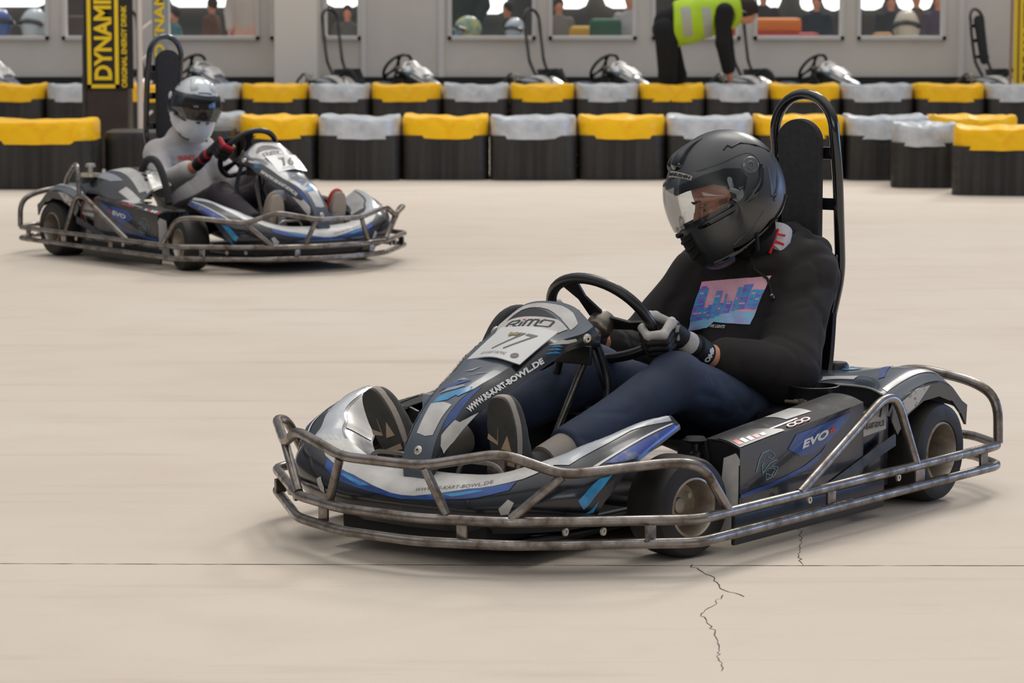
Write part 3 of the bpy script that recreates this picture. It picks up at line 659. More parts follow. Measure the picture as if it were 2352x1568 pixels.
    decal('round_badge', poly_fill([(1.70 + .13 * math.cos(a), 1.60 + .13 * math.sin(a)) for a in np.linspace(0, 5.9, 14)], .3), MN, PL, pl_, .0014, RN)
    # --- front spoiler with its wings (one moulded piece)
    SP = add('front_bumper_shell', join(shell(SPL, 6, 5, .004, (1, .5, .5)), shell(SPR, 6, 5, .004, (1, -.5, .5))), M_navy, K)
    for s, S in ((1, SPL), (-1, SPR)):
        RF = (1, .5 * s, .8)
        st = lambda nm, pts, m, eps=.0014: decal(nm, poly_fill(pts, .25), m, S, SP, eps, RF)
        st('white_panel', [(0, .3), (1.9, .3), (2.7, .9), (3.15, 1.56), (2.5, 1.95), (1.61, 2.08), (.96, 2.42), (.35, 2.65), (0, 2.68)], M_white)
        st('blue_band', [(0, 2.68), (.35, 2.65), (.96, 2.42), (1.61, 2.08), (2.42, 2.0), (2.34, 2.32), (1.88, 2.48), (1.0, 2.72), (0, 2.86)], M_blue, .0016)
        st('cyan_stripe', [(1.05, 2.45), (1.75, 2.16), (1.95, 2.2), (1.3, 2.52)], M_cyan, .0020)
        st('silver_ridge', [(2.6, 1.0), (3.3, .93), (4.0, .9), (5.4, .9), (6.93, .8), (6.86, 1.75), (5.6, 1.45), (4.5, 1.65), (3.4, 1.88), (2.9, 1.6)], M_pale)
        st('silver_inside', [(3.3, .05), (6.95, .05), (6.95, .75), (5.5, .8), (4.0, .8), (3.4, .8)], M_silver)
        st('pale_line', [(4.1, 2.42), (5.2, 2.22), (6.8, 2.0), (6.86, 2.14), (5.3, 2.34), (4.2, 2.52)], M_lett)
        st('blue_flash', [(4.54, 2.52), (6.02, 2.36), (6.85, 2.27), (6.98, 3.7), (6.27, 3.46), (5.43, 3.4), (4.87, 2.84)], M_sblue)
        st('cyan_flash', [(3.30, 3.15), (4.2, 3.05), (4.58, 3.3), (4.2, 3.45), (3.92, 3.5), (3.29, 3.5)], M_cyan)
        st('cyan_stripe', [(3.26, 3.64), (3.88, 3.74), (3.48, 3.80)], M_cyan)
        st('grey_flash', [(2.21, 2.96), (2.33, 2.65), (2.40, 2.79), (2.31, 3.19), (2.22, 3.21)], M_white)
    q = ((.30, 2.46), (2.05, 1.86), (2.02, 1.66), (.32, 2.28))
    decal('web_lettering', quad_map(text_mesh('WWW.RS-KART-BOWL.DE', 1, offset=.0, maxe=.3), *q), MN, SPL, SP, .0024, (1, .5, .8))
    # --- side boxes
    for s in (1, -1):
        SO = pod_outer(s); ST = pod_top(s); RO = (0, s, 0); RT = (0, .2 * s, 1)
        fc = prism([(s * .602, .075), (s * .600, .20), (s * .595, .262), (s * .565, .272), (s * .49, .275), (s * .47, .06)], 'x', .930, .936)
        pod = add('side_pod', shell(SO, 5, 4, .004, RO), M_navy, K)
        add('pod_lid', shell(ST, 5, 4, .004, RT), mat('scuffed_dark_lid', '1c1d20', .62, spec=.25, col2='5d5a54', nscale=22, lo=.55, hi=.8), pod)
        add('front_face', fc, M_blk, pod, False)
        add('white_front_face', prism([(s * .600, .045), (s * .598, .235), (s * .585, .25), (s * .55, .235), (s * .535, .10), (s * .525, .045)], 'x', .9365, .939), M_white, pod, False)
        so = lambda nm, pts, m, S=SO, eps=.0014, ref=RO, me=.3: decal(nm, poly_fill(pts, me), m, S, pod, eps, ref)
        so('blue_flash', [(1.81, .24), (2.57, .22), (3.53, .15), (3.5, .35), (3.18, .59), (2.7, .95), (2.31, 1.12), (1.93, 1.07), (1.56, .67)], M_blue)
        so('blue_swoosh', [(0.02, 1.84), (.79, 1.75), (1.32, 1.66), (2.06, 1.47), (2.57, 1.17), (2.78, .92), (2.5, 1.42), (2.07, 1.62), (1.32, 1.81), (.79, 1.9), (.02, 2.0)], M_blue, eps=.0016)
        q = ((1.98, .84), (2.78, .73), (2.81, .43), (2.0, .54)); q = q if s > 0 else mirror_quad(q)
        decal('model_lettering', quad_map(text_mesh('EVO', 1, offset=.05, shear=.15, maxe=.3), *q), M_lett, SO, pod, .0024, RO)
        q = ((2.83, .64), (3.0, .62), (3.0, .42), (2.83, .44)); q = q if s > 0 else mirror_quad(q)
        decal('model_figure', quad_map(text_mesh('6', 1, offset=.07, maxe=.3), *q), M_red, SO, pod, .0024, RO)
        def Em(pts):
            return tube([tuple(SO(a, b) + np.array((0, s * .0012, 0))) for a, b in pts], .0011, n=5)
        ST_ = mat('etched_line', '7fa0a8', .4)
        add('etched_emblem', join(Em([(.55, 1.13), (.66, .69), (.78, .48), (1.0, .47), (1.16, .69), (1.08, .85), (.94, .7)]), Em([(.78, 1.3), (.75, .97), (.81, .87)]), Em([(1.23, .91), (1.02, .95), (.78, 1.24), (1.0, 1.13), (1.18, 1.23), (1.08, 1.44), (.89, 1.31), (.9, 1.56), (1.16, 1.47), (1.27, 1.2), (1.08, 1.1)])), ST_, pod)
        so('white_patch', [(1.85, 2.9), (2.6, 2.9), (2.64, 1.1), (1.92, 1.25)], M_white, ST, ref=RT)
        so('pale_line', [(1.27, .92), (2.14, 1.0), (2.14, .85), (1.35, .77)], M_white, ST, ref=RT)
        for q in range(3):
            add('red_ring', ([tuple(ST(1.80 + q * .21 + rr * math.cos(a), .38 + rr * 1.8 * math.sin(a)) + np.array((0, 0, .0036 + q * .0003))) for a in np.linspace(0, 2 * math.pi, 17)[:-1] for rr in (.13, .08)], [(2 * i, 2 * i + 1, (2 * i + 3) % 32, (2 * i + 2) % 32) for i in range(16)]), M_red, pod)
        so('instruction_label', [(.03, .1), (.03, 2.2), (.95, 1.7), (1.5, .35), (1.5, .1)], M_blk, ST, .0022, RT)
        for q in range(5): so('label_print', [(.1 + q * .2, .35), (.1 + q * .2, 1.0 - .08 * q), (.24 + q * .2, 1.05 - .08 * q), (.24 + q * .2, .35)], M_lett if q % 3 else M_red, ST, .003, RT)
        # rear filler panel behind the side box
        rp = add('rear_side_panel', prism([(.335, .07), (.335, .312), (.315, .292), (.27, .286), (.20, .296), (.165, .315), (.165, .07)], 'y', s * .575 - .004, s * .575 + .004, .002), M_navy, pod)
        add('white_sticker', prism([(.33, .215), (.340, .284), (.185, .290), (.18, .225)], 'y', s * .5795 - .0008, s * .5795 + .0008), M_white, pod, False)
        t = fit_box(text_mesh('WWW.RS-KART-BOWL.DE', 1, offset=.02), 0, .135, 0, .016)
        VV = [(.325 - p[0], s * .5812, .235 + p[1]) for p in t[0]] if s > 0 else [(.19 + p[0], s * .5812, .235 + p[1]) for p in t[0]]
        add('web_lettering', (VV, t[1]), M_dark, pod, False)
        add('grey_brace', prism([(.60, .10), (.60, .08), (.17, .18), (.17, .215)], 'y', s * .6045 - .001, s * .6045 + .001), mat('scuffed_grey_plastic', '3a3d42', .5, col2='55585c', nscale=30), pod, False)
        add('tether_knob', join(lathe([(.0005, .300), (.024, .298), (.030, .290), (.024, .284), (.010, .280), (.008, .262), (.016, .256), (.016, .246), (.006, .242), (.0005, .240)], 20)), M_blk, pod).location = (.972, s * .485, -.010)
        add('handle_board', prism([(s * .425, .10), (s * .415, .235), (s * .43, .275), (s * .46, .285), (s * .50, .275), (s * .51, .235), (s * .52, .10)], 'x', .940, .952, .003), M_blk, pod)
        add('knob_strap', join(tube(fillet([(.970, s * .485, .245), (.978, s * .468, .19), (.975, s * .485, .13), (.978, s * .502, .19), (.970, s * .485, .245)], .02), .005, n=8), tube([(.972, s * .485, .25), (.972, s * .485, .15)], .008, n=8)), M_blk, pod)
    # --- left: tank collar and rear deck over the wheel; right: engine
    ring = lathe([(.064, .0), (.066, .0), (.067, .05), (.068, .052), (.066, .053), (.062, .052), (.061, .0)], 40)
    rg = add('tank_collar', xf(ring, Matrix.Translation((.30, .425, .292))), M_blk, K)
    add('collar_clamp', join(xf(lathe([(.0005, -.02), (.008, -.02), (.008, .02), (.0005, .02)], 10, 'y'), Matrix.Translation((.368, .425, .305))), box((.372, .43, .300), (.016, .014, .03), .003), xf(lathe([(.0005, -.03), (.005, -.03), (.005, .03), (.0005, .03)], 8, 'y'), Matrix.Translation((.375, .41, .305)))), mat('rusty_clamp', '6e6251', .5, metal=.5), rg)
    def deck(s):
        xs_ = [(.215, .330), (.165, .346), (.10, .361), (.03, .370), (-.04, .366), (-.10, .345), (-.155, .300), (-.185, .255)]
        rows = []
        for k, (x_, z_) in enumerate(xs_):
            c_ = (.060, .028, .006)[k] if k < 3 else 0; y0 = .345 if k < 2 else (.27 if k == 2 else .17)
            rows.append([(x_ - .01 * (k < 2), s * y0, min(z_, .350) - .004), (x_ - c_ * .9, s * (.40 if k < 3 else .36), min(z_, .352)), (x_ - c_, s * .49, z_), (x_ - .002, s * .575, z_ - .002), (x_ - .004, s * .622, z_ - .030)])
        return Patch(rows)
    for s in (1, -1):
        D = deck(s); g = shell(D, 5, 5, .004, (0, 0, 1))
        dk = add('rear_deck', g, M_graph, K)
        sd = []
        arc = [(-.185, .255), (-.155, .270), (-.10, .313), (-.03, .334), (.06, .336), (.15, .320), (.215, .303), (.245, .27)]
        inner = [(.20, .215), (.14, .265), (.06, .292), (-.03, .296), (-.10, .275), (-.15, .235), (-.18, .20)]
        add('wheel_arch_side', prism(arc + inner, 'y', s * .624 - .004, s * .624 + .004), M_navy, dk, False)
        add('white_scuffed_flash', prism([(.10, .330), (.03, .332), (.10, .285), (.17, .262), (.19, .30)], 'y', s * .6295 - .001, s * .6295 + .001), mat('scuffed_white', 'b3b0a8', .6, col2='3d3d3d', nscale=50, lo=.55, hi=.65), dk, False)
        def dd(nm, pts, m, eps=.0016):
            vf = poly_fill(pts, .3); V = []
            for p in vf[0]:
                n_ = D.normal(p[0], p[1]); n_ = n_ if n_[2] > 0 else -n_; V.append(D(p[0], p[1]) + n_ * eps)
            return add(nm, (V, vf[1]), m, dk)
        dd('white_flash', [(.6, .3), (.9, 1.6), (1.5, 1.6), (1.2, .3)], M_white)
        dd('blue_flash', [(1.3, 2.4), (3.0, 1.9), (4.2, 1.8), (3.0, 2.1), (1.6, 2.55)], M_sblue)
        dd('cyan_flash', [(3.0, 1.0), (4.0, .6), (4.5, .8), (3.3, 1.3)], M_cyan)
        dd('silver_edge', [(.4, 3.0), (6.5, 3.0), (6.5, 3.35), (.4, 3.3)], M_silver)
    # recess wall of the tank
    D = deck(1); top_ = [D(0, v) for v in np.linspace(0, 3.2, 20)]
    V = []; F = []
    for p in top_: V += [tuple(p), (p[0] - .004, p[1], p[2] - .035), (p[0] + .004, p[1], .262)]
    for i in range(19):
        for q in (0, 1): F.append((3 * i + q, 3 * i + 3 + q, 3 * i + 4 + q, 3 * i + 1 + q))
    tk = add('fuel_tank', box((.30, .43, .20), (.26, .24, .17), .03), M_blk, K)
    add('tank_recess', (V, F), mat('smoky_tank', '26272a', .3, coat=.3, col2='3a3a3c', nscale=8), K)
    add('recess_rim', tube([tuple(p) for p in top_], .0035, n=8), M_silver, K)
    add('tank_cap', join(xf(lathe([(.0005, .036), (.030, .034), (.036, .026), (.036, .0), (.044, -.002)], 28), Matrix.Translation((-.02, .30, .333)))), M_blk, tk)
    add('rear_cover', box((-.10, 0, .30), (.20, .36, .05), .015), M_blk, K)
    # engine on the right
    en = add('engine', join(box((.22, -.42, .22), (.26, .22, .20), .02), box((.12, -.45, .36), (.12, .12, .12), .015), *[box((.30 + .0, -.42, .15 + k * .022), (.20, .25, .008), .002) for k in range(8)]), M_blk, K)
    add('red_cowl', join(box((.40, -.50, .285), (.24, .10, .07), .025, 3), xf(lathe([(.0005, .03), (.05, .03), (.065, .015), (.065, -.02)], 24, 'y'), Matrix.Translation((.25, -.565, .235)))), M_engred, en)
    CV = Patch([[(.10, -.56, .33), (.08, -.48, .395), (.07, -.38, .42), (.08, -.28, .41)], [(.22, -.565, .335), (.20, -.48, .415), (.19, -.38, .445), (.19, -.28, .43)], [(.38, -.565, .325), (.36, -.48, .405), (.35, -.38, .46), (.33, -.28, .45)], [(.52, -.56, .30), (.50, -.49, .37), (.48, -.38, .44), (.45, -.28, .44)], [(.64, -.55, .27), (.62, -.49, .31), (.60, -.40, .36), (.58, -.29, .38)]])
    g = CV.grid(5, 5, .004); cv = add('engine_cover', g, M_navy, en)
    for pts, m_ in (([(1.0, 1.6), (3.6, 1.2), (3.8, 1.6), (1.0, 2.1)], M_white), ([(1.2, 2.1), (3.5, 1.7), (3.2, 2.5), (1.0, 2.6)], M_navy), ([(.5, .9), (1.8, .8), (2.4, 1.1), (1.0, 1.35)], M_grey), ([(2.6, .5), (3.9, .4), (3.9, 1.0), (2.8, .95)], M_silver), ([(2.7, 1.8), (3.9, 1.5), (3.9, 2.9), (3.0, 2.9)], M_silver)):
        vf = poly_fill(pts, .3); V = []
        for p in vf[0]:
            n_ = CV.normal(p[0], p[1]); n_ = n_ if n_[2] > 0 else -n_; V.append(CV(p[0], p[1]) + n_ * .0016)
        add('cover_sticker', (V, vf[1]), m_, cv)
    add('filler_cap', xf(lathe([(.0005, .05), (.022, .048), (.026, .04), (.026, .03), (.012, .028), (.012, .0), (.05, -.002), (.05, -.02)], 24), Matrix.Translation((.14, -.50, .43))), M_screw, en)
    add('exhaust', join(tube([(.10, -.50, .25), (-.05, -.52, .33), (-.16, -.48, .30)], .022, False, .06), tube([(-.10, -.50, .22), (-.25, -.45, .24)], .05)), M_blk, en)
    add('engine_guard', tube([(.26, -.640, .325), (.225, -.625, .46), (.16, -.60, .482), (.02, -.57, .40), (-.06, -.55, .26)], rt, False, .04), M_steel, K)
    add('seat_side_bolster', tube([(.74, -.405, .30), (.69, -.40, .42), (.61, -.395, .515), (.50, -.385, .515), (.42, -.37, .45), (.40, -.36, .30)], .019, False, .07), M_fab, K)
    # --- steering
    c = Vector((.762, .05, .535)); up = Vector((.618, 0, .786)); lat = Vector((0, 1, 0)); nrm = up.cross(lat).normalized()   # nrm faces the front or the driver
    if nrm.x > 0: nrm = -nrm
    Mx = Matrix((( lat.x, up.x, nrm.x, c.x), (lat.y, up.y, nrm.y, c.y), (lat.z, up.z, nrm.z, c.z), (0, 0, 0, 1)))
    rim = []
    for k in range(48):
        a = 2 * math.pi * k / 48; rr = .155; X, Y = rr * math.cos(a), rr * math.sin(a)
        if Y < -.115: Y = -.115 - (-.115 - Y) * .25
        a2 = R(sw_turn); rim.append((X * math.cos(a2) - Y * math.sin(a2), X * math.sin(a2) + Y * math.cos(a2), 0))
    sw = add('steering_wheel', xf(tube(rim, .0145, True, n=14), Mx), M_rim_w, K)
    for k, a0 in enumerate((62, 118, 180 + 25, -25)):
        a = R(a0 + sw_turn); p1 = Vector((.03 * math.cos(a), .03 * math.sin(a), .0)); p2 = Vector((.148 * math.cos(a), .148 * math.sin(a), 0)); d = (p2 - p1).normalized(); q = Vector((-d.y, d.x, 0))
        poly = [p1 + q * .022, p1.lerp(p2, .5) + q * .013, p2 + q * .026, p2 - q * .026, p1.lerp(p2, .5) - q * .013, p1 - q * .022]
        if k < 2 and False: continue
        if k == 1: continue
        if k == 0: a = R(90 + sw_turn); p1 = Vector((.03 * math.cos(a), .03 * math.sin(a), 0)); p2 = Vector((.148 * math.cos(a), .148 * math.sin(a), 0)); d = (p2 - p1).normalized(); q = Vector((-d.y, d.x, 0)); poly = [p1 + q * .024, p1.lerp(p2, .5) + q * .014, p2 + q * .03, p2 - q * .03, p1.lerp(p2, .5) - q * .014, p1 - q * .024]
        add('spoke', xf(prism([(v.x, v.y) for v in poly], 'z', -.004, .004, .001), Mx), M_blk, sw)
    add('hub', xf(join(lathe([(.0005, .012), (.034, .012), (.036, .006), (.036, -.032), (.030, -.040), (.018, -.044)], 28), ), Mx), mat('steel_hub', '8b847a', .35, metal=.85), sw)
    d = -nrm
    h0 = c + d * .03; h1 = c + d * .15; 
    add('column_collar', tube([h0, h0 + d * .035, h0 + d * .075], .021, n=18), mat('steel_hub', '8b847a', .35, metal=.85), K)
    lo_ = c + d * .11
    add('steering_column', tube([h0, Vector((.90, .02, .33)), Vector((.985, 0, .14))] if False else [h0, h0 + (Vector((1.0, 0, .12)) - h0)], .0095, n=12), M_brushed, K)
    add('column_support', join(tube([(.83, .07, .50), (.80, .10, .38), (.88, .12, .24), (.98, .14, .07)], .011, False, .05), tube([(.83, -.03, .50), (.82, -.06, .38), (.90, -.10, .24), (.98, -.14, .07)], .011, False, .05)), M_blk, K)
    add('cable', tube([(.85, .06, .50), (.845, .10, .40), (.80, .09, .33), (.86, .11, .27)], .004, False, .05, 8), M_blk, K)
    add('column_bracket', join(box((.86, .03, .485), (.05, .13, .02), .006), box((.90, .03, .46), (.012, .16, .05), .004)), M_blk, K)
    add('fuse_box', box((1.28, -.11, .36), (.05, .05, .05), .008), M_grey, K)
    # --- seat
    seat_rows = []
    for t_, (x_, z_, wd, dp) in enumerate([(.56, .19, .19, .02), (.46, .155, .205, .06), (.34, .11, .21, .10), (.22, .085, .215, .13), (.11, .10, .215, .14), (.03, .17, .21, .14), (-.03, .28, .20, .11), (-.065, .40, .185, .07), (-.085, .50, .17, .04)]):
        row = []
        back = max(0, (t_ - 4) / 4)
        for k in range(9):
            a = -1 + 2 * k / 8; lift = abs(a) ** 2.2
            row.append((x_ + back * lift * dp * 1.0, .115 + a * wd, z_ + (1 - back) * lift * dp * 1.3 + back * lift * .0))
        seat_rows.append(row)
    SE = Patch(seat_rows); g = SE.grid(4, 3, .012)
    add('seat', g, M_blk, K)
    # --- seat post hoop with its pad
    hp = []
    hw = .098; cy = .122
    side = lambda s: [(-.05, cy + s * .085, .30), (-.115, cy + s * .088, .42), (-.172, cy + s * .098, .60), (-.150, cy + s * .100, .85), (-.132, cy + s * .098, 1.005)]
    top = [(-.128 + .0 , cy + hw * math.cos(a), 1.005 + .105 * math.sin(a)) for a in np.linspace(0, math.pi, 17)]
    L1 = fillet(side(1), .05); L2 = fillet(side(-1), .05)
    add('head_hoop', tube(L1[:-1] + [Vector(p) for p in top] + L2[:-1][::-1], .0155, n=14), M_bframe, K)
    for z_, x_ in ((.945, -.14), (.80, -.15), (.64, -.155)):
        for s in (1, -1): add('pad_bracket', box((x_ + .008, cy + s * .076, z_), (.010, .052, .034), .002), M_bframe, K)
    pw = [(0, .012, 1.050), (0, .04, 1.045)]
    def padpoly():
        P = []; zt, zb, w1, w2 = .980, .60, .070, .054
        for a in np.linspace(0, math.pi, 30): P.append((cy + w1 * math.cos(a), zt + .062 * math.sin(a)))
        for a in np.linspace(math.pi, 2 * math.pi, 10): P.append((cy + w2 * math.cos(a), zb + .04 * math.sin(a)))
        return P
    pad = prism(padpoly(), 'x', -.014, .014, .006); Mp = Matrix.Translation((-.118, 0, .8)) @ Matrix.Rotation(R(4), 4, 'Y') @ Matrix.Translation((0, 0, -.8))
    add('head_pad', xf(pad, Mp), M_fab, K)
    return K

k1 = make_kart('77', steer=-11, sw_turn=20)
YAW1 = 4.0695194
k1.location = (.6584, 9.0959, 0); k1.rotation_euler = (0, 0, YAW1)
k1['label'] = 'black, white and blue go-kart number 77, nearest to the camera'; k1['category'] = 'go-kart'
k2 = tree_copy(k1); k2.location = (-1.8469, 16.7776, 0); k2.rotation_euler = (0, 0, -.90505861)
k2['label'] = 'distant go-kart with silver bodywork driven by the person in the white helmet'; k2['category'] = 'go-kart'

for q in k2.children:   # the distant kart carries another number
    if q.name.split('.')[0] == 'number_plate':
        for d_ in q.children:
            if d_.name.split('.')[0] == 'number': d_.data = mesh(*[(lambda vf: ([tuple(NPL(p[0], p[1]) + np.array((.0009, 0, .0014))) for p in vf[0]], vf[1]))(quad_map(text_mesh('16', 1, offset=.02, maxe=.3), (1.50, .50), (1.50, 1.28), (.46, 1.60), (.46, .80)))][0]); d_.data.materials.append(mat('number_dark', '3a3a3c', .5))
# ================================================================ people
M_hood = mat('black_hoodie', '1e1a19', .9, col2='262120', nscale=6, bump=.25, bscale=260, bdist=.0006)
M_jean = mat('navy_jeans', '232c3f', .85, col2='2e3950', nscale=5, bump=.3, bscale=420, bdist=.0006)
M_skin = mat('skin', 'd49478', .5, col2='c07e66', nscale=9)
M_gl_b = mat('glove_black', '111113', .6, bump=.2, bscale=200, bdist=.0006); M_gl_w = mat('glove_white', 'c4c0bb', .6, col2='a9a49e', nscale=30)
M_gl_r = mat('glove_red', 'b0182a', .6)
M_hel = mat('matte_black_shell', '26282b', .34, spec=1.0, r2=.42, nscale=5); M_helw = mat('white_shell', 'd3d7da', .16, coat=.6)
M_lin = mat('black_lining', '080808', .9); M_gloss = mat('gloss_black_trim', '0c0d10', .1, coat=.6)
def clear_mat(name, tint, ior, k, base=.03):
    m = bpy.data.materials.new(name); m.use_nodes = True; nt = m.node_tree; nt.nodes.clear(); L = nt.links
    o = nt.nodes.new('ShaderNodeOutputMaterial'); mx = nt.nodes.new('ShaderNodeMixShader'); tr = nt.nodes.new('ShaderNodeBsdfTransparent'); gs = nt.nodes.new('ShaderNodeBsdfGlossy'); fr = nt.nodes.new('ShaderNodeFresnel'); ma = nt.nodes.new('ShaderNodeMath')
    tr.inputs[0].default_value = lin(tint); gs.inputs['Roughness'].default_value = .03; fr.inputs[0].default_value = ior; ma.operation = 'MULTIPLY_ADD'; ma.inputs[1].default_value = k; ma.inputs[2].default_value = base
    L.new(fr.outputs[0], ma.inputs[0]); L.new(ma.outputs[0], mx.inputs[0]); L.new(tr.outputs[0], mx.inputs[1]); L.new(gs.outputs[0], mx.inputs[2]); L.new(mx.outputs[0], o.inputs[0]); return m
M_visor = clear_mat('clear_visor', 'f4f6f7', 1.45, .6, .015); M_visor2 = clear_mat('smoked_visor', 'c4c8ca', 1.45, .6, .02)
M_shoe = mat('dark_grey_shoe', '34322f', .8, col2='45423e', nscale=30, bump=.3, bscale=200, bdist=.0008); M_sole = mat('dark_rubber_sole', '3a3833', .75, col2='2b2a27', nscale=14); M_tan = mat('tan_sole_pad', 'a08a72', .8); M_midsole = mat('pale_midsole', '9d9388', .8)
M_eye = mat('eye_white', '8c827c', .3, coat=.2); M_iris = mat('iris', '3a2a20', .2, coat=.5); M_brow = mat('eyebrow', '3d2a1f', .9)

_ha = [-104, -90, -78, -66, -53, -42, -30, -17, 0, 20, 35, 49, 70, 90, 112, 135, 153, 180, 202, 218, 238, 256]
_hr = [.152, .158, .172, .194, .207, .202, .184, .169, .166, .168, .173, .176, .182, .187, .189, .186, .180, .170, .165, .160, .150, .152]
def hel_pt(a, b, k=0.0, W=.136):
    """point of the helmet shell: a round the side profile, b from the middle to the side, k outwards"""
    r = float(np.interp(a, _ha, _hr)) + k; ca, sa = math.cos(R(a)), math.sin(R(a)); cb, sb = max(math.cos(R(b)), 0), math.sin(R(b))
    g = cb ** .80; fr = max(0, ca) * max(0, -sa + .25)
    w_ = (W + k) * (1 - .30 * fr) * (1 - .10 * max(0, sa) ** 4)
    return (r * ca * g, w_ * (abs(sb) ** .95) * (1 if sb > 0 else -1), r * sa * g)
def hel_surf(k=0, na=88, nb=40, W=.136):
    V = []; F = []; A = np.linspace(-104, 256, na, endpoint=False)
    for a in A:
        # smooth the radius a little
        for b in np.linspace(-86, 86, nb):
            q = [hel_pt(((a + d + 104) % 360) - 104, b, k, W) for d in (-7, -3.5, 0, 3.5, 7)]
            r_ = [math.sqrt(p[0] ** 2 + p[2] ** 2) for p in q]; m = sum(r_) / 5; ca, sa = math.cos(R(a)), math.sin(R(a))
            V.append((m * ca, sum(p[1] for p in q) / 5, m * sa))
    for i in range(na):
        for j in range(nb - 1):
            i2 = (i + 1) % na; F.append((i * nb + j, i2 * nb + j, i2 * nb + j + 1, i * nb + j + 1))
    F.append([i * nb + nb - 1 for i in range(na)]); F.append([i * nb for i in range(na)][::-1])
    bm = bmesh.new(); vv = [bm.verts.new(p) for p in V]
    for f in F: bm.faces.new([vv[i] for i in f])
    bmesh.ops.recalc_face_normals(bm, faces=bm.faces[:]); bm.verts.index_update()
    r = ([tuple(v.co) for v in bm.verts], [tuple(v.index for v in f.verts) for f in bm.faces]); bm.free(); return r
def make_helmet(parent, C, rz, ry, rx, sc, mshell, mvisor, style):
    M = Matrix.Translation(C) @ Matrix.Rotation(R(rz), 4, 'Z') @ Matrix.Rotation(R(ry), 4, 'Y') @ Matrix.Rotation(R(rx), 4, 'X') @ Matrix.Diagonal((sc, sc, sc, 1))
    port = [(.30, .090), (.05, .086), (-.010, .078), (-.048, .060), (-.055, .030), (-.035, .002), (.02, -.014), (.10, -.020), (.30, -.020)]
    outer = hel_surf(0); inner = hel_surf(-.024, 56, 28, .134)
    hollow = boolean(outer, inner)
    # neck opening
    neck = prism([(.06, -.30), (.055, -.12), (-.11, -.10), (-.14, -.30)], 'y', -.085, .085)
    hollow = boolean(hollow, neck)
    sh = boolean(hollow, prism(port, 'y', -.25, .25))
    H = empty('helmet', parent=parent); H.matrix_local = M
    so = add('shell', sh, mshell, H, label='white glossy helmet shell' if style == 'white' else 'matte black helmet shell')
    sharp(so.data, 32)
    # visor: the same surface a little further out
    vis = [(.30, .104), (.128, .110), (.047, .100), (-.0175, .095), (-.070, .095), (-.094, .086), (-.105, .063), (-.100, .033), (-.077, .002), (-.040, -.016), (.03, -.026), (.10, -.030), (.30, -.030)]
    lin_o = hel_surf(-.025, 48, 24, .134); lin_i = hel_surf(-.046, 40, 20, .132)
    lng = boolean(boolean(lin_o, lin_i), neck); lng = boolean(lng, prism([(.30, .064), (.10, .062), (.03, .050), (.0, .030), (.0, .0), (.03, -.030), (.30, -.034)], 'y', -.25, .25))
    add('lining', lng, M_lin, H)
    vo = hel_surf(.0065, 88, 40, .1365); vi = hel_surf(.0035, 88, 40, .1365)
    ring = boolean(vo, vi); v_ = boolean(ring, prism(vis, 'y', -.25, .25), 'INTERSECT')
    V = add('visor', v_, mvisor, H)
    # seals and trims
    def on(a, b, k=.002): return Vector(hel_pt(a, b, k))
    def edge_line(pts, k, s):
        out = []
        for (x_, z_) in pts:
            a = math.degrees(math.atan2(z_, x_)); a = a + 360 if a < -104 else a
            rr = math.hypot(x_, z_); rm = float(np.interp(a, _ha, _hr)) + k; g = min(1, rr / rm); cb = g ** (1 / .8); b = math.degrees(math.acos(min(1, cb)))
            out.append(Vector(hel_pt(a, s * b, k)))
        return out
    for s in (1, -1):
        full = [(.166, .112), (.155, .1105), (.128, .110), (.047, .100), (-.0175, .095), (-.070, .095), (-.094, .086), (-.105, .063), (-.100, .033), (-.077, .002), (-.040, -.016), (.03, -.026), (.10, -.030), (.14, -.030), (.163, -.030)]
        seg = edge_line(full, .0055, s)
        add('visor_rim', tube(fillet(seg, .02), .0018, n=6), M_gloss if style != 'white' else M_gloss, H)
        add('lower_trim', tube(fillet(edge_line([(-.105, .045), (-.085, .0), (-.045, -.024), (.03, -.036), (.10, -.041), (.165, -.041)], .003, s), .02), .008, n=8), M_gloss, H)
        pv = edge_line([(-.076, .056)], .009, s)[0]
        add('visor_pivot', xf(lathe([(.0005, .003), (.006, .003), (.007, .006), (.011, .006), (.013, .003), (.022, .001), (.024, -.002)], 24), Matrix.Translation(pv) @ Matrix.Rotation(R(-90 * s), 4, 'X')), mat('pivot_grey', '55585c', .3, coat=.5) if style != 'white' else M_helw, H)
        add('rear_step', tube([on(a_, s * b_, .0005) for a_, b_ in ((104, 52), (110, 47), (114, 50), (124, 42), (140, 36), (156, 24))], .0028, n=6), M_gloss, H)
        add('side_vent', join(tube(fillet(edge_line([(-.155, .055), (-.135, -.015), (-.115, -.045), (-.10, -.06)], .001, s), .01), .004, n=6), tube(fillet(edge_line([(-.122, .03), (-.108, -.02), (-.098, -.045)], .0, s), .01), .0035, n=6), tube(edge_line([(-.115, -.045), (-.098, -.045)], .001, s), .004, n=6)), mshell, H)
        add('chin_groove', tube(fillet(edge_line([(-.06, -.075), (-.02, -.10), (.05, -.125)], .0, s), .01), .0035, n=6), mshell, H)
        add('lower_edge', tube(fillet(edge_line([(-.145, -.06), (-.11, -.095), (-.05, -.122), (.02, -.142), (.075, -.150), (.115, -.150)], .001, s), .02), .006, n=8), M_gloss, H)
    # chin intake
    if style != 'white': add('chin_vent', join(*[tube([on(a_, b, .002) for b in np.linspace(-30, 30, 9)], .0045, n=6) for a_ in (-22, -29, -36)], Patch([[on(a_, b, .0025) for b in (-33, -16, 0, 16, 33)] for a_ in (-17, -26, -36, -45)]).grid(4, 5, .002)), M_lin, H)
    tv = Patch([[on(a_, b, kk) for b, kk in ((-15, .0005), (-10, .010), (-0, .010), (10, .010), (15, .0005))] for a_ in (52, 58, 66, 76, 86)] )
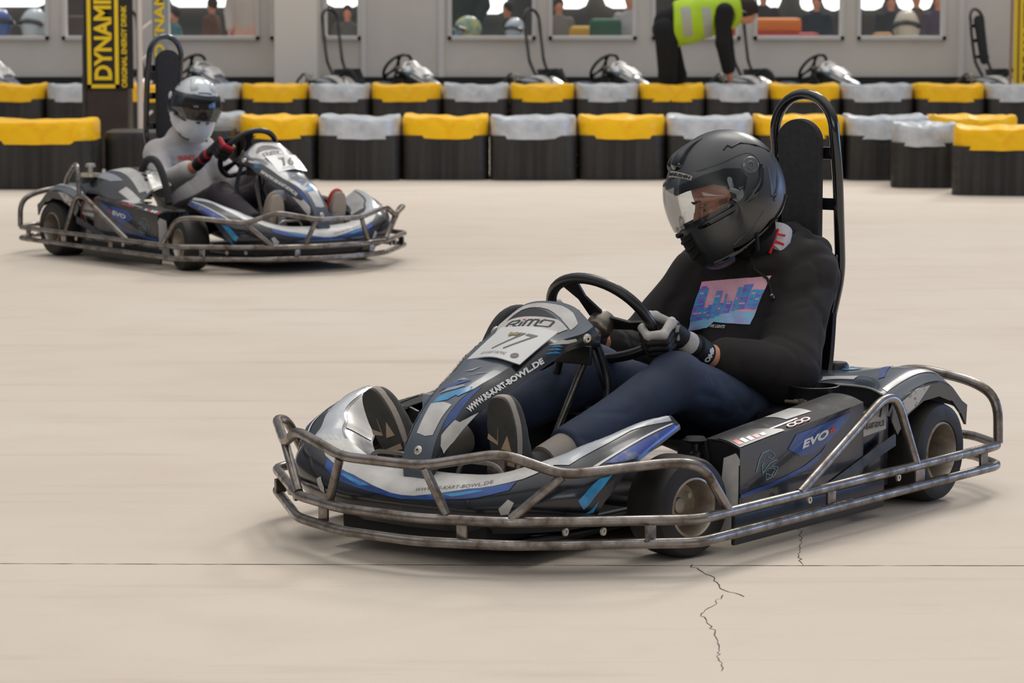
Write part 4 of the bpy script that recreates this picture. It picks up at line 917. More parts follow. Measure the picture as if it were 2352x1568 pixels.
    for s, b0 in (((1, 20), (-1, -20)) if style != 'white' else ((1, 24), (-1, -24))):
        rows = []
        for a_, w_, h_ in ((50, 3, .001), (54, 10, .011), (62, 10, .014), (70, 7, .010), (80, 4, .006), (90, 1.5, .001)): rows.append([on(a_, b0 - w_, .0005), on(a_, b0 - w_ * .6, h_), on(a_, b0 + w_ * .6, h_), on(a_, b0 + w_, .0005)])
        P_ = Patch(rows); add('top_vent', P_.grid(4, 4), M_gloss if style != 'white' else M_helw, H)
    if style == 'white':
        add('brow_vent', join(tube([on(44, b, .002) for b in np.linspace(-16, 16, 9)], .004, n=6)), mat('vent_grey', '6e7672', .4), H)
    else:
        t = text_mesh('MARUSHIN', 1, offset=.04, maxe=.4); t = fit_box(t, 0, 1, 0, 1)
        VV = [tuple(on(43.6 + p[1] * 3.6 + p[0] * 2, 16 + p[0] * 34, .0062)) for p in t[0]]
        # read from the left side of the helmet: front to back
        add('name_plate', ([tuple(on(42.4 + q[1] * 6.0 + q[0] * 2, 14 + q[0] * 38, .0045)) for q in [(i / 12, j) for i in range(13) for j in (0, 1)]], [(2 * i, 2 * i + 1, 2 * i + 3, 2 * i + 2) for i in range(12)]), M_gl_w, H)
        add('brand_lettering', (VV, t[1]), M_lin, H)
    return H, M

def make_hand(name, parent, p, t, a, b, wrist, side, mats, cls, cuff=True, bare_tips=False):
    """gloved hand closed round a rim at p: t along the rim, a outwards, b towards the driver"""
    p, t, a, b, wr = [np.array(v, float) for v in (p, t, a, b, wrist)]
    pt = lambda th, r, o: p + t * o + (a * math.cos(R(th)) - b * math.sin(R(th))) * r
    F = []
    for i, o in enumerate((.037, .013, -.011, -.034)):
        L = (1.0, 1.06, 1.0, .88)[i]
        F.append([pt(-38, .050, o * 1.05), pt(22, .043 * L, o), pt(88, .036 * L, o), pt(150, .030, o * .95), pt(200, .026, o * .9)])
    kn = pt(-38, .048, 0); base = kn + (wr - kn) * .55
    pw = t * .031
    th = [base + t * .020 - a * .006, base * .45 + kn * .55 + t * .030 - a * .020 + b * .010, p + t * .048 - a * .006 + b * .028, p + t * .066 - a * .012 + b * .012]
    def f(P):
        d = smin(caps(P, kn + pw, base + pw * .7, .0150, .0165), caps(P, kn - pw * .9, base - pw * .6, .0150, .017), .012)
        d = smin(d, caps(P, kn, base, .017, .020), .014)
        d = smin(d, caps(P, base, wr, .028, .030), .02)
        for q in F: d = smin(d, chain(P, q, (.0132, .0120, .0112, .0106, .0098), .004), .0035)
        d = smin(d, chain(P, th, (.015, .0135, .0118, .0105), .006), .006)
        return d
    al = np.array([kn, base, wr] + [x_ for q in F for x_ in q] + th); lo = al.min(0) - .04; hi = al.max(0) + .04
    o = sdf(name, f, lo, hi, .0028, mats, parent)
    me = o.data; n = len(me.polygons); c = np.empty(n * 3); me.polygons.foreach_get('center', c); c = c.reshape(-1, 3).T
    idx = cls(c, F, th, kn, base, wr, t, a, b); me.polygons.foreach_set('material_index', idx.astype(np.int32))
    return o, kn, base
def seg_d(c, pts):
    d = None
    for i in range(len(pts) - 1):
        q = caps((c[0], c[1], c[2]), pts[i], pts[i + 1], 0); d = q if d is None else np.minimum(d, q)
    return d
def cls_omp(c, F, th, kn, base, wr, t, a, b):
    m = np.zeros(c.shape[1], int)
    di = [seg_d(c, q) for q in F]; dth = seg_d(c, th)
    m[(di[0] < .0165) & (di[0] < di[1])] = 1; m[dth < .020] = 1
    s = ((c.T - kn) @ (base - kn)) / ((base - kn) @ (base - kn)); m[(s > .55) & (s < .95)] = 1
    m[((c.T - kn) @ t > .030) & (s > -.2)] = 1
    return m
def cls_red(c, F, th, kn, base, wr, t, a, b):
    m = np.zeros(c.shape[1], int); s = ((c.T - kn) @ (wr - kn)) / ((wr - kn) @ (wr - kn))
    m[(s > .35) & (s < .45)] = 1; m[(s > .62) & (s < .70)] = 1; di = seg_d(c, F[0][:3]); m[di < .013] = 1
    tips = np.min([seg_d(c, q[3:]) for q in F], 0); m[tips < .0135] = 2
    return m

def make_shoe(parent, heel, toe, ankle, fwd, mup, msole, pads=True, L=.285, mtan=None):
    """shoe with its sole turned forward; heel and toe lie in the sole plane"""
    heel, toe, fwd = Vector(heel), Vector(toe), Vector(fwd); up = (toe - heel).normalized(); n = (fwd - up * fwd.dot(up)).normalized(); lat = up.cross(n).normalized()
    M = Matrix(((lat.x, up.x, n.x, heel.x), (lat.y, up.y, n.y, heel.y), (lat.z, up.z, n.z, heel.z), (0, 0, 0, 1)))   # local: x across, y heel to toe, z out of the sole
    an = M.inverted() @ Vector(ankle)
    def f(P):
        d = caps(P, (0, .035, -.055), (0, .12, -.050), .036, .040); d = smin(d, ell(P, (.002, .175, -.042), (.046, .085, .040)), .03)
        d = smin(d, ell(P, (.004, .235, -.034), (.040, .048, .030)), .02); d = smin(d, caps(P, (0, .05, -.07), tuple(an), .038, .040), .03)
        return smax(d, P[2] + .022, .006)
    o = sdf('shoe', f, (-.09, -.06, min(-.20, an.z - .06)), (.09, L + .05, .03), .004, mup, parent)
    o.matrix_local = M
    out = []
    for a in np.linspace(0, 2 * math.pi, 40, endpoint=False):
        y_ = L / 2 + L / 2 * math.sin(a); w_ = .032 + .016 * max(0, min(1, (y_ - .08) / .12)); x_ = w_ * math.copysign(abs(math.cos(a)) ** .6, math.cos(a)) + (.004 if y_ > .1 else 0); out.append((x_, y_))
    add('midsole', prism(out, 'z', -.030, -.010, .003), M_midsole, o)
    add('outsole', prism([(x_ * .96, (y_ - L / 2) * .98 + L / 2) for x_, y_ in out], 'z', -.010, -.002, .002), msole, o)
    if pads:
        for q in ([(-.040, .175), (-.010, .160), (-.004, .205), (-.010, .168), (-.036, .188)], [(.000, .150), (.030, .145), (.022, .185)], [(-.018, .125), (.036, .120), (.034, .105), (-.010, .112)], [(-.028, .095), (.030, .085), (.024, .045), (-.002, .06)], [(-.030, .03), (.028, .028), (.02, .012), (-.02, .012)]):
            add('sole_pad', prism(q, 'z', -.003, .0005), mtan or M_tan, o, False)
    return o

def face_head(P, M):
    """head with brow, nose, cheeks; M maps the head frame to the kart frame"""
    Mi = M.inverted(); X = [Mi[i][0] * P[0] + Mi[i][1] * P[1] + Mi[i][2] * P[2] + Mi[i][3] for i in range(3)]
    d = ell(X, (-.015, 0, .03), (.100, .078, .105)); d = smin(d, ell(X, (.015, 0, -.045), (.070, .060, .065)), .03)
    for s in (1, -1):
        d = smin(d, ell(X, (.066, s * .034, .022), (.016, .026, .009)), .012)      # brow
        d = smax(d, -ell(X, (.088, s * .032, -.001), (.016, .019, .012)), .008)      # eye socket
        d = smin(d, ell(X, (.058, s * .044, -.030), (.022, .020, .020)), .018)     # cheek
        d = smin(d, ell(X, (-.005, s * .078, .0), (.014, .008, .026)), .008)       # ear
    d = smin(d, chain(X, [(.082, 0, .012), (.096, 0, -.012), (.106, 0, -.032)], (.008, .009, .012), .006), .010)
    d = smin(d, ell(X, (.082, 0, -.062), (.014, .026, .009)), .008); d = smin(d, ell(X, (.072, 0, -.092), (.020, .024, .018)), .015)
    return d

def make_driver(name, cfg):
    D = empty(name)
    g = cfg; C = Vector(g['head']); HM = Matrix.Translation(C) @ Matrix.Rotation(R(g['hyaw']), 4, 'Z') @ Matrix.Rotation(R(g['hpitch']), 4, 'Y') @ Matrix.Rotation(R(g['hroll']), 4, 'X')
    sh, el_, wr, hip, kn, an = g['sh'], g['el'], g['wr'], g['hip'], g['kn'], g['an']; neck = g['neck']; ch, be = g['chest'], g['belly']
    def body(P):
        d = ell(P, ch[0], [v - .02 for v in ch[1]]); d = smin(d, ell(P, be[0], [v - .025 for v in be[1]]), .06)
        hb = tuple(HM @ Vector((-.03, 0, -.06)))
        d = smin(d, caps(P, neck, hb, .055, .052), .03)
        d = smin(d, face_head(P, HM), .015)
        for i in (0, 1):
            d = smin(d, chain(P, [sh[i], el_[i], wr[i]], (.055, .042, .030), .02), .03)
            d = smin(d, chain(P, [hip[i], kn[i], an[i]], (.065, .042, .022), .02), .03)
        return d
    sdf('body', body, (-.20, -.36, -.02), (1.46, .52, 1.02 if g['head'][2] > .8 else .92), g.get('bh', .0075), M_skin, D)
    for s in (1, -1):
        e_ = HM @ Vector((.0670, s * .032, -.001)); 
        add('eye', xf(lathe([(.0001, -.0125), (.007, -.0104), (.0115, -.005), (.0125, 0), (.0115, .005), (.007, .0104), (.0001, .0125)], 20), Matrix.Translation(e_)), M_eye, D)
        di = (HM.to_3x3() @ Vector((1, -.25 * 0 + g.get('gaze', 0), -.1))).normalized()
        add('iris', xf(lathe([(.0001, .0004), (.0068, -.0006)], 16), Matrix.Translation(e_ + di * .0124) @ di.to_track_quat('Z', 'Y').to_matrix().to_4x4()), M_iris, D)
        add('eyebrow', xf(tube([(.087, s * .016, .020), (.0885, s * .032, .026), (.078, s * .050, .021)], .0024, n=6), HM), M_brow, D)
        add('eyelid', xf(tube([(.0775, s * .020, .006), (.0815, s * .032, .0095), (.074, s * .045, .006)], .0034, n=8), HM), M_skin, D)
    def wrinkle(P, k=1.0, fr=13, amp=.006):
        w_ = noise3(P[0] * 5, P[1] * 5, P[2] * 5); n = noise3(P[0] * fr + w_ * 3, P[1] * fr + w_ * 2, P[2] * fr * 1.25 - w_ * 3)
        n2 = noise3(P[0] * fr * .55 + 9, P[1] * fr * .55, P[2] * fr * .7 + w_ * 2)
        return (n2 * .9 + np.exp(-(n / .05) ** 2) * .45 - .1) * amp * k * 1.1
    def top(P):
        d = ell(P, ch[0], ch[1]); d = smin(d, ell(P, be[0], be[1]), .08)
        d = smin(d, caps(P, sh[0], sh[1], g['shr'], g['shr']), .08)
        for i in (0, 1):
            e0, w0, s0 = np.array(el_[i]), np.array(wr[i]), np.array(sh[i]); c_ = e0 + (w0 - e0) * .71
            a_ = chain(P, [s0, e0, c_], (g['shr'] * .98, g['elr'], g['cufr']), .04)
            d = smin(d, a_, .035)
        d = smin(d, caps(P, neck, np.array(neck) + np.array((.02, 0, .02)), .085, .075), .05)
        d = d + wrinkle(P, 1, 12, g.get('wamp', .010))
        for a_, b_, r_, m_ in g.get('folds', ()):
            q = caps(P, a_, b_, 0); d = d - m_ * np.exp(-(q / r_) ** 2)
        for i in (0, 1):   # cuffs
            e0, w0 = np.array(el_[i]), np.array(wr[i]); c_ = e0 + (w0 - e0) * .71; v = (w0 - e0) / np.linalg.norm(w0 - e0)
            d = smin(d, caps(P, c_ - v * .03, c_ + v * .012, g['cufr'] * .92), .01)
        if g.get('hood'):
            rg = [(.185, .150, .645), (.13, .205, .655), (.04, .235, .662), (-.05, .215, .672), (-.10, .13, .680), (-.085, .02, .675), (-.01, -.035, .665), (.09, -.030, .655), (.16, .03, .640)]
            d = smin(d, chain(P, rg, [.022, .030, .036, .042, .046, .042, .036, .030, .022], .01), .014)
            rg2 = [(.14, .165, .690), (.05, .190, .700), (-.03, .185, .712), (-.075, .12, .722), (-.06, .04, .715), (.02, .0, .700), (.11, .02, .680)]
            d = smin(d, chain(P, rg2, [.016, .020, .024, .028, .026, .020, .016], .008), .008)
        return d
    T = sdf(g['topname'], top, (-.20, -.36, .06), (.75, .52, neck[2] + .13), .0075, g['mtop'], D)
    def trou(P):
        d = smin(ell(P, hip_c, (.15, .18, .11)), caps(P, hip[0], hip[1], .09), .05) if False else caps(P, hip[0], hip[1], g['thr'] * 1.15)
        for i in (0, 1): d = smin(d, chain(P, [hip[i], kn[i], an[i]], (g['thr'], g['knr'], g['anr']), .03), .03)
        d = d + wrinkle(P, 1, 9, .007)
        for a_, b_, r_, m_ in g.get('legfolds', ()): d = d - m_ * np.exp(-(caps(P, a_, b_, 0) / r_) ** 2)
        for i in (0, 1):
            k_v, a_v = np.array(kn[i]), np.array(an[i]); v = (a_v - k_v) / np.linalg.norm(a_v - k_v); e_v = k_v + (a_v - k_v) * .88
            d = smax(d, (P[0] - e_v[0]) * v[0] + (P[1] - e_v[1]) * v[1] + (P[2] - e_v[2]) * v[2], .006)
        return d
    sdf(g['botname'], trou, (-.06, -.36, -.0), (1.42, .46, .62), .008, g['mbot'], D)
    H, M = make_helmet(D, C, g['hyaw'], g['hpitch'], g['hroll'], g['hs'], g['mhel'], g['mvis'], g['style'])
    return D, T, H, HM

ringc = np.array((.762, .05, .535)); rup = np.array((.618, 0, .786)); rlat = np.array((0, 1.0, 0)); rn = np.array((-.786, 0, .618))
def ring_pt(ang):   # ang from the left hand side (9 o'clock of the driver) upwards
    r_ = .155; rad = rlat * math.cos(R(ang)) + rup * math.sin(R(ang)); tan = -rlat * math.sin(R(ang)) + rup * math.cos(R(ang)); return ringc + rad * r_, tan, rad
# ---- driver of the near kart
pL, tL, aL = ring_pt(-15); pR, tR, aR = ring_pt(180 + 8)
wL = np.array((.535, .222, .437)); wR = np.array((.575, -.105, .455))
folds1 = [((.60, .40, .385), (.47, .43, .415), 0.0137, -0.0135), ((.47, .43, .415), (.36, .44, .45), 0.0150, -0.0135), ((.50, .38, .30), (.40, .42, .36), 0.0150, -0.0135), ((.40, .42, .36), (.33, .44, .42), 0.0150, -0.0108), ((.33, .42, .28), (.27, .44, .36), 0.0175, -0.0108),
          ((.30, .20, .52), (.17, .30, .58), 0.0200, -0.0175), ((.17, .30, .58), (.07, .33, .60), 0.0175, -0.0108), ((.24, .26, .45), (.10, .36, .50), 0.0200, -0.0149), ((.22, .02, .60), (.24, .0, .42), 0.0175, -0.0135), ((.20, -.02, .66), (.26, -.08, .50), 0.0175, -0.0108),
          ((.29, .10, .36), (.26, .24, .34), 0.0225, -0.0149), ((.30, .06, .30), (.28, .22, .27), 0.0225, -0.0149), ((.20, .22, .66), (.02, .30, .68), 0.0150, -0.0081)]
cfg1 = dict(head=(.225, .088, .835), hyaw=-45, hpitch=24, hroll=7, neck=(.085, .112, .665), chest=((.085, .100, .50), (.135, .175, .17)), belly=((.145, .105, .30), (.145, .160, .18)),
            sh=((.030, .228, .612), (.110, -.055, .592)), el=((.262, .312, .372), (.285, -.175, .375)), wr=(tuple(wL), tuple(wR)), hip=((.12, .205, .185), (.12, .02, .185)), kn=((.722, .258, .385), (.66, -.055, .375)), an=((1.215, .205, .235), (1.24, -.150, .225)),
            shr=.090, elr=.084, cufr=.057, thr=.086, knr=.074, anr=.052, hood=True, wamp=.009, folds=folds1, legfolds=[((.60, .31, .33), (.72, .33, .36), .012, -.006), ((.58, .30, .28), (.66, .33, .30), .014, -.006), ((.50, .28, .33), (.62, .33, .40), .016, -.005), ((.30, .28, .28), (.42, .30, .24), .016, -.006), ((.95, .26, .30), (1.05, .27, .24), .014, -.004)], mtop=M_hood, mbot=M_jean, topname='hoodie', botname='jeans', hs=1.0, mhel=M_hel, mvis=M_visor, style='black', gaze=.15)
D1, T1_, H1, HM1 = make_driver('person', cfg1)
D1.location = k1.location; D1.rotation_euler = k1.rotation_euler
D1['label'] = 'person in black hoodie, navy jeans and matte black helmet driving the nearest kart'; D1['category'] = 'person'
gl, knL, baL = make_hand('glove', D1, pL, tL, aL, rn, wL, 1, [M_gl_b, M_gl_w], cls_omp)
gr, knR, baR = make_hand('glove', D1, pR, -tR, aR, rn, wR, -1, [M_gl_b, M_gl_w], cls_omp)
for kk in (.012, -.012):   # knuckle pads on the left hand
    q = knL + tL * kk * 1.2 + aL * .012 + (-rn) * .004; n_ = Vector(aL * .9 + (knL - pL) * 5).normalized()
    add('knuckle_pad', xf(box((0, 0, 0), (.018, .026, .006), .0025), Matrix.Translation(Vector(knL + tL * kk * 1.35) + n_ * .0165) @ n_.to_track_quat('Z', 'X').to_matrix().to_4x4()), mat('pad_grey', '8e8a80', .5), gl)
for gg, w_, b_, e_ in ((gl, wL, baL, np.array(cfg1['el'][0])), (gr, wR, baR, np.array(cfg1['el'][1]))):
    v = (w_ - b_) / np.linalg.norm(w_ - b_); c0 = b_ + v * .022
    cu = add('cuff', tube([c0, c0 + v * .03, c0 + v * .062], .0365, n=24), M_gl_b, gg)
    if gg is gl:
        vv = Vector(v); cd = (Vector((.55, .83, .05))); n_ = (cd - vv * cd.dot(vv)).normalized(); w2 = vv.cross(n_).normalized()
        t = fit_box(text_mesh('OMP', 1, offset=.06, maxe=.2), -1, 1, -1, 1); VV = []
        for p in t[0]:
            th = p[0] * .62; rr = .0374; VV.append(tuple(Vector(c0 + v * .036) + vv * p[1] * .012 + (n_ * math.cos(th) - w2 * math.sin(th)) * rr))
        add('brand_lettering', (VV, t[1]), M_lett, cu)
make_shoe(D1, (1.340, .168, .125), (1.380, .158, .418), cfg1['an'][0], (1, 0, -.1), M_shoe, M_sole)
make_shoe(D1, (1.360, -.125, .140), (1.385, -.258, .390), cfg1['an'][1], (1, -.1, -.1), M_shoe, M_sole)
for i_ in (0, 1):
    a_, b_ = Vector(cfg1['kn'][i_]), Vector(cfg1['an'][i_]); add('sock', tube([a_.lerp(b_, .82), a_.lerp(b_, 1.04)], [.045, .043], n=20), mat('sock_grey', '8a8279', .9, bump=.3, bscale=200), D1)
# hoodie drawstring, collar and printed picture
bv = bvh_of(T1_)
def hood_pt(y_, z_, e=.004):
    h, n, i, t = bv.ray_cast(Vector((1.0, y_, z_)), Vector((-1, 0, 0))); return (h + n * e) if h is not None else Vector((.2, y_, z_))
add('drawstring', tube([hood_pt(.150, .665, .004), hood_pt(.165, .64, .005), hood_pt(.19, .61, .005), hood_pt(.205, .585, .005), hood_pt(.222, .555, .005)], .0042, n=8), mat('cord_black', '1c1a1a', .7), T1_)
tip = hood_pt(.214, .568, .006); add('cord_tip', tube([tip, tip + Vector((-.003, .006, -.012))], .0048, n=8), M_screw, T1_)
PO_ = Vector((.9, -.040, .455)); PU = Vector((0, .205, .026)); PV = Vector((0, .033, .138))
def pr_(nm, vf, m, e): return add(nm, on_mesh(vf, bv, PO_, PU, PV, (-1, 0, 0), e), m, T1_, False)
sq = lambda x0, y0, x1, y1: poly_fill([(x0, y0), (x1, y0), (x1, y1), (x0, y1)], .07)
M_pink = mat('print_pink', 'ffc8d4', .7, col2='ffb4d4', nscale=12); M_teal = mat('print_teal', '30c8ee', .7, col2='8c9cf0', nscale=70, lo=.45, hi=.55); M_vio = mat('print_violet', '9a74e4', .7, col2='40b8e8', nscale=70, lo=.45, hi=.55); M_sky = mat('print_light_blue', '8ce4fa', .7, col2='c8b4f4', nscale=16)
pr_('printed_picture', poly_fill([(0, 0), (.30, .02), (.42, .14), (1, .03), (1, 1), (0, 1)], .07), M_pink, .0022)
pr_('print_river', poly_fill([(0, 0), (.30, .02), (.42, .14), (1, .03), (1, .27), (.60, .35), (.48, .27), (.15, .26), (0, .20)], .07), M_sky, .0030)
bl = [(.0, .14, .62, .86), (.02, .10, .86, .90), (.14, .22, .22, .45), (.22, .30, .2, .50), (.30, .41, .22, .78), (.42, .48, .26, .52), (.48, .51, .3, .70), (.52, .62, .3, .55), (.64, .70, .34, .82), (.71, .83, .36, .86), (.84, .92, .36, .74), (.92, 1.0, .34, .72)]
for i, (x0, x1, y0, y1) in enumerate(bl):
    if y0 > .6: y0 = .2
    pr_('print_building', sq(x0, y0, x1, y1), [M_teal, M_vio][i % 2] if i not in (0,) else M_vio, .0034 + .0002 * (i % 3))
    for q in range(3): 
        yy = y0 + (y1 - y0) * (.2 + .28 * q); pr_('print_window', sq(x0 + .012, yy, x1 - .02, yy + .035), [M_pink, M_teal, M_vio][(i + q) % 3], .0044)
t = quad_map(text_mesh('YORK LIGHTS', 1, offset=.03, maxe=.3), (.33, .04), (.66, -.01), (.66, .055), (.33, .10))
pr_('print_lettering', t, M_lett, .004)
# balaclava and strap between helmet and hood
add('neck_gaiter', tube([tuple(HM1 @ Vector((-.03, 0, -.10))), (.10, .105, .665)], [.068, .066], n=24), M_lin, D1)
lnr = add('neck_collar', tube([(.060, .155, .735), (.085, .165, .705), (.125, .165, .675)], [.040, .046], n=24), mat('pale_liner', 'b9b7ba', .7, bump=.3, bscale=30), D1)
q0 = Vector((.145, .195, .715)); add('red_strap', join(tube([q0 + Vector((-.02, .0, .03)), q0 + Vector((.0, .0, .0)), q0 + Vector((.015, -.005, -.035))], .0045, n=6), tube([q0, q0 + Vector((-.03, .012, -.012))], .004, n=6), tube([q0 + Vector((-.01, 0, .018)), q0 + Vector((-.04, .01, .012))], .0035, n=6)), mat('red_strap', 'd01818', .4), D1)
add('chin_strap', tube([tuple(HM1 @ Vector((-.02, .09, -.12))), tuple(HM1 @ Vector((-.01, .05, -.165))), tuple(HM1 @ Vector((.0, 0, -.17)))], .007, n=8), M_gl_b, D1)

# ---- driver of the distant kart
M_swt = mat('grey_sweatshirt', 'c4bfbc', .9, col2='b5b0ae', nscale=5, bump=.2, bscale=200, bdist=.0006); M_drk = mat('plum_trousers', '3a3238', .85)
pR2, tR2, aR2 = ring_pt(180 - 12); pL2, tL2, aL2 = ring_pt(-12)
wR2 = np.array((.56, -.125, .475)); wL2 = np.array((.57, .235, .470))
cfg2 = dict(head=(.165, .118, .735), hyaw=-14, hpitch=10, hroll=-6, neck=(.05, .115, .585), chest=((.05, .11, .43), (.12, .16, .15)), belly=((.09, .112, .27), (.15, .165, .16)),
            sh=((.03, .25, .510), (.04, -.03, .505)), el=((.28, .31, .34), (.28, -.155, .365)), wr=(tuple(wL2), tuple(wR2)), hip=((.12, .19, .165), (.12, .04, .165)), kn=((.66, .215, .335), (.68, -.06, .325)), an=((1.20, .20, .20), (1.20, -.17, .20)),
            shr=.072, elr=.060, cufr=.047, thr=.082, knr=.064, anr=.048, mtop=M_swt, mbot=M_drk, topname='sweatshirt', botname='trousers', hs=.93, mhel=M_helw, mvis=M_visor2, style='white', bh=.010, wamp=.008)
D2, T2_, H2, HM2 = make_driver('person', cfg2)
D2.location = k2.location; D2.rotation_euler = k2.rotation_euler
D2['label'] = 'person in grey sweatshirt and white helmet driving the distant kart'; D2['category'] = 'person'
make_hand('glove', D2, pR2, -tR2, aR2, rn, wR2, -1, [M_gl_b, M_gl_r, M_skin], cls_red)
make_hand('glove', D2, pL2, tL2, aL2, rn, wL2, 1, [M_gl_b, M_gl_r, M_skin], cls_red)
M_tan2 = mat('tan_outsole', 'ab9a88', .8)
make_shoe(D2, (1.33, .19, .10), (1.36, .20, .365), cfg2['an'][0], (1, 0, -.1), mat('red_shoe', 'b8342c', .6), M_tan2, False, .27)
make_shoe(D2, (1.33, -.17, .10), (1.36, -.175, .365), cfg2['an'][1], (1, 0, -.1), mat('tan_shoe', '8f8070', .7), M_tan2, False, .27)
q = poly_fill([(0, 0), (1, .1), (.9, .6), (.1, .5)], .3); bv2 = bvh_of(T2_)
add('red_print', on_mesh(quad_map(text_mesh('FRIENDS', 1, offset=.03, maxe=.3), (0, 0), (1, .1), (1, 1), (0, .9)), bv2, (.9, .02, .47), (0, .10, 0), (0, 0, .03), (-1, 0, 0), .003), mat('red_print', 'd8483c', .6), T2_, False)
# ================================================================ pit lane behind the barriers and the room behind the glass
def at_px(px_, y): return (px_ - 1176) / 7356 * y
parked = [(318, 31.05, -46, 'parked go-kart showing its nose right of the banner column, behind the white helmet'), (783, 31.05, -46, 'parked go-kart whose seat posts stand left of the beige wall panel'),
          (1249, 31.05, -46, 'parked go-kart with seat posts in front of the window left of the marshal'), (1721, 31.05, -47, 'parked go-kart with seat posts right beside the marshal head'),
          (2275, 31.05, -46, 'parked go-kart with thin leaning seat posts by the right banner'), (-150, 31.05, -46, 'parked go-kart showing only its nose above the silver cap at the left edge')]
for p_, y_, a_, lb in parked:
    c = tree_copy(k1); a = R(a_); hx, hy = -.13, .12
    c.location = (at_px(p_, y_) - (hx * math.cos(a) - hy * math.sin(a)), y_, 0); c.rotation_euler = (0, 0, a); c['label'] = lb; c['group'] = 'go-karts parked in the pit lane'
    T_ = Matrix.Translation((-.09, .12, .36)) @ Matrix.Rotation(R(-15), 4, 'Y') @ Matrix.Translation((.09, -.12, -.36))   # their seat posts are set further back
    for ch in list(c.children):
        if p_ < 2000 and ch.name.split('.')[0] in ('head_pad', 'pad_bracket'): bpy.data.objects.remove(ch); continue
        if ch.name.split('.')[0] in ('head_hoop', 'head_pad', 'pad_bracket'): ch.matrix_local = T_ @ ch.matrix_local

# ---- the marshal bending over the karts
M_vest = mat('hi_vis_fabric', 'b9dd2c', .7, col2='a8cc20', nscale=6); M_refl = mat('reflective_tape', 'a9aaa2', .4); M_blackc = mat('black_cloth', '121214', .9); M_hair = mat('brown_hair', '2b1d17', .8)
ms = empty('person', (1.40, 29.22, 0), label='marshal in a yellow high-visibility vest bending down over the parked karts', category='person')
def mbody(P):
    d = ell(P, (.72, 0, 1.075), (.10, .085, .11)); d = smin(d, chain(P, [(.02, 0, .95), (.30, 0, 1.06), (.55, 0, 1.10)], (.12, .13, .12), .04), .05); d = smin(d, caps(P, (.55, 0, 1.1), (.66, 0, 1.09), .05), .04)
    for s in (1, -1):
        d = smin(d, chain(P, [(.0, s * .10, .90), (.06 + .05 * s, s * .12, .50), (-.02 + .06 * s, s * .13, .06)], (.085, .06, .04), .02), .03)
        d = smin(d, chain(P, [(.52, s * .17, 1.08), (.53 + s * .03, s * .20, .80), (.57 + .02 * s, s * .12, .55)], (.05, .04, .03), .02), .03)
        d = smin(d, caps(P, (.57 + .02 * s, s * .12, .55), (.585, s * .10, .46), .028, .024), .01)
    return d
sdf('body', mbody, (-.25, -.35, -.02), (.92, .35, 1.3), .014, M_skin, ms)
def mtrou(P):
    d = caps(P, (.0, .06, .92), (.0, -.06, .92), .125)
    for s in (1, -1): d = smin(d, chain(P, [(.0, s * .10, .88), (.06 + .05 * s, s * .12, .50), (-.02 + .06 * s, s * .13, .08)], (.11, .085, .07), .02), .03)
    return d
sdf('trousers', mtrou, (-.25, -.35, -.02), (.4, .35, 1.15), .014, M_blackc, ms)
def mshirt(P):
    d = chain(P, [(.02, 0, .98), (.30, 0, 1.07), (.54, 0, 1.10)], (.135, .15, .135), .04)
    for s in (1, -1): d = smin(d, chain(P, [(.52, s * .17, 1.08), (.53 + s * .03, s * .20, .80), (.57 + .02 * s, s * .12, .56)], (.085, .065, .05), .02), .03)
    return d
sdf('shirt', mshirt, (-.25, -.35, .4), (.8, .35, 1.35), .014, M_blackc, ms)
def mvest(P):
    d = chain(P, [(.05, 0, .95), (.20, 0, 1.0), (.34, 0, 1.04), (.54, 0, 1.08)], (.20, .20, .19, .17), .04)
    for s in (1, -1): d = smax(d, -caps(P, (.53, s * .17, 1.02), (.53, s * .20, .6), .10), .02)
    return np.maximum(d, -(P[0] - .06))
vst = sdf('safety_vest', mvest, (-.05, -.35, .6), (.85, .35, 1.4), .013, M_vest, ms)
bvv = bvh_of(vst)
for x0, x1 in ((.15, .21), (.34, .39)):
    add('reflective_stripe', on_mesh(poly_fill([(x0, .86), (x1 + .02, .86), (x1, 1.12), (x0 - .03, 1.12)], .04), bvv, (0, -.6, 0), (1, 0, 0), (0, 0, 1), (0, 1, 0), .004), M_refl, vst, False)
sdf('hair', lambda P: np.maximum(ell(P, (.725, 0, 1.10), (.115, .10, .115)), -(P[2] - 1.03 + (.72 - P[0]) * .3)), (.5, -.2, .9), (.95, .2, 1.3), .012, M_hair, ms)
add('face_mask_strap', tube([(.66, -.088, 1.10), (.72, -.09, 1.075), (.80, -.06, 1.06)], .008, n=6), M_sil, ms)
for s in (1, -1): add('shoe', box((.03 + .06 * s, s * .13, .05), (.27, .10, .10), .035, 3), M_blk, ms)

# ---- simple standing visitors behind the glass
def vb(P):
    d = ell(P, (0, 0, 1.62), (.085, .075, .11)); d = smin(d, caps(P, (0, 0, 1.30), (0, 0, 1.55), .05), .03); d = smin(d, ell(P, (0, 0, 1.22), (.10, .16, .24)), .04)
    for s in (1, -1):
        d = smin(d, chain(P, [(0, s * .18, 1.38), (.02, s * .23, 1.10), (.12, s * .18, .90)], (.05, .04, .03), .02), .03); d = smin(d, caps(P, (.12, s * .18, .90), (.17, s * .17, .84), .03, .022), .01)
        d = smin(d, chain(P, [(0, s * .09, .95), (.02, s * .10, .5), (0, s * .11, .06)], (.08, .06, .04), .02), .03)
    return d
vis0 = empty('person', (0, 0, 0), category='person')
sdf('body', vb, (-.2, -.35, 0), (.3, .35, 1.8), .018, M_skin, vis0)
def vj(P):
    d = smin(ell(P, (0, 0, 1.20), (.13, .19, .29)), caps(P, (0, 0, .98), (0, 0, 1.2), .145), .06)
    for s in (1, -1): d = smin(d, chain(P, [(0, s * .18, 1.37), (.02, s * .24, 1.10), (.11, s * .19, .92)], (.075, .062, .05), .02), .04)
    return d
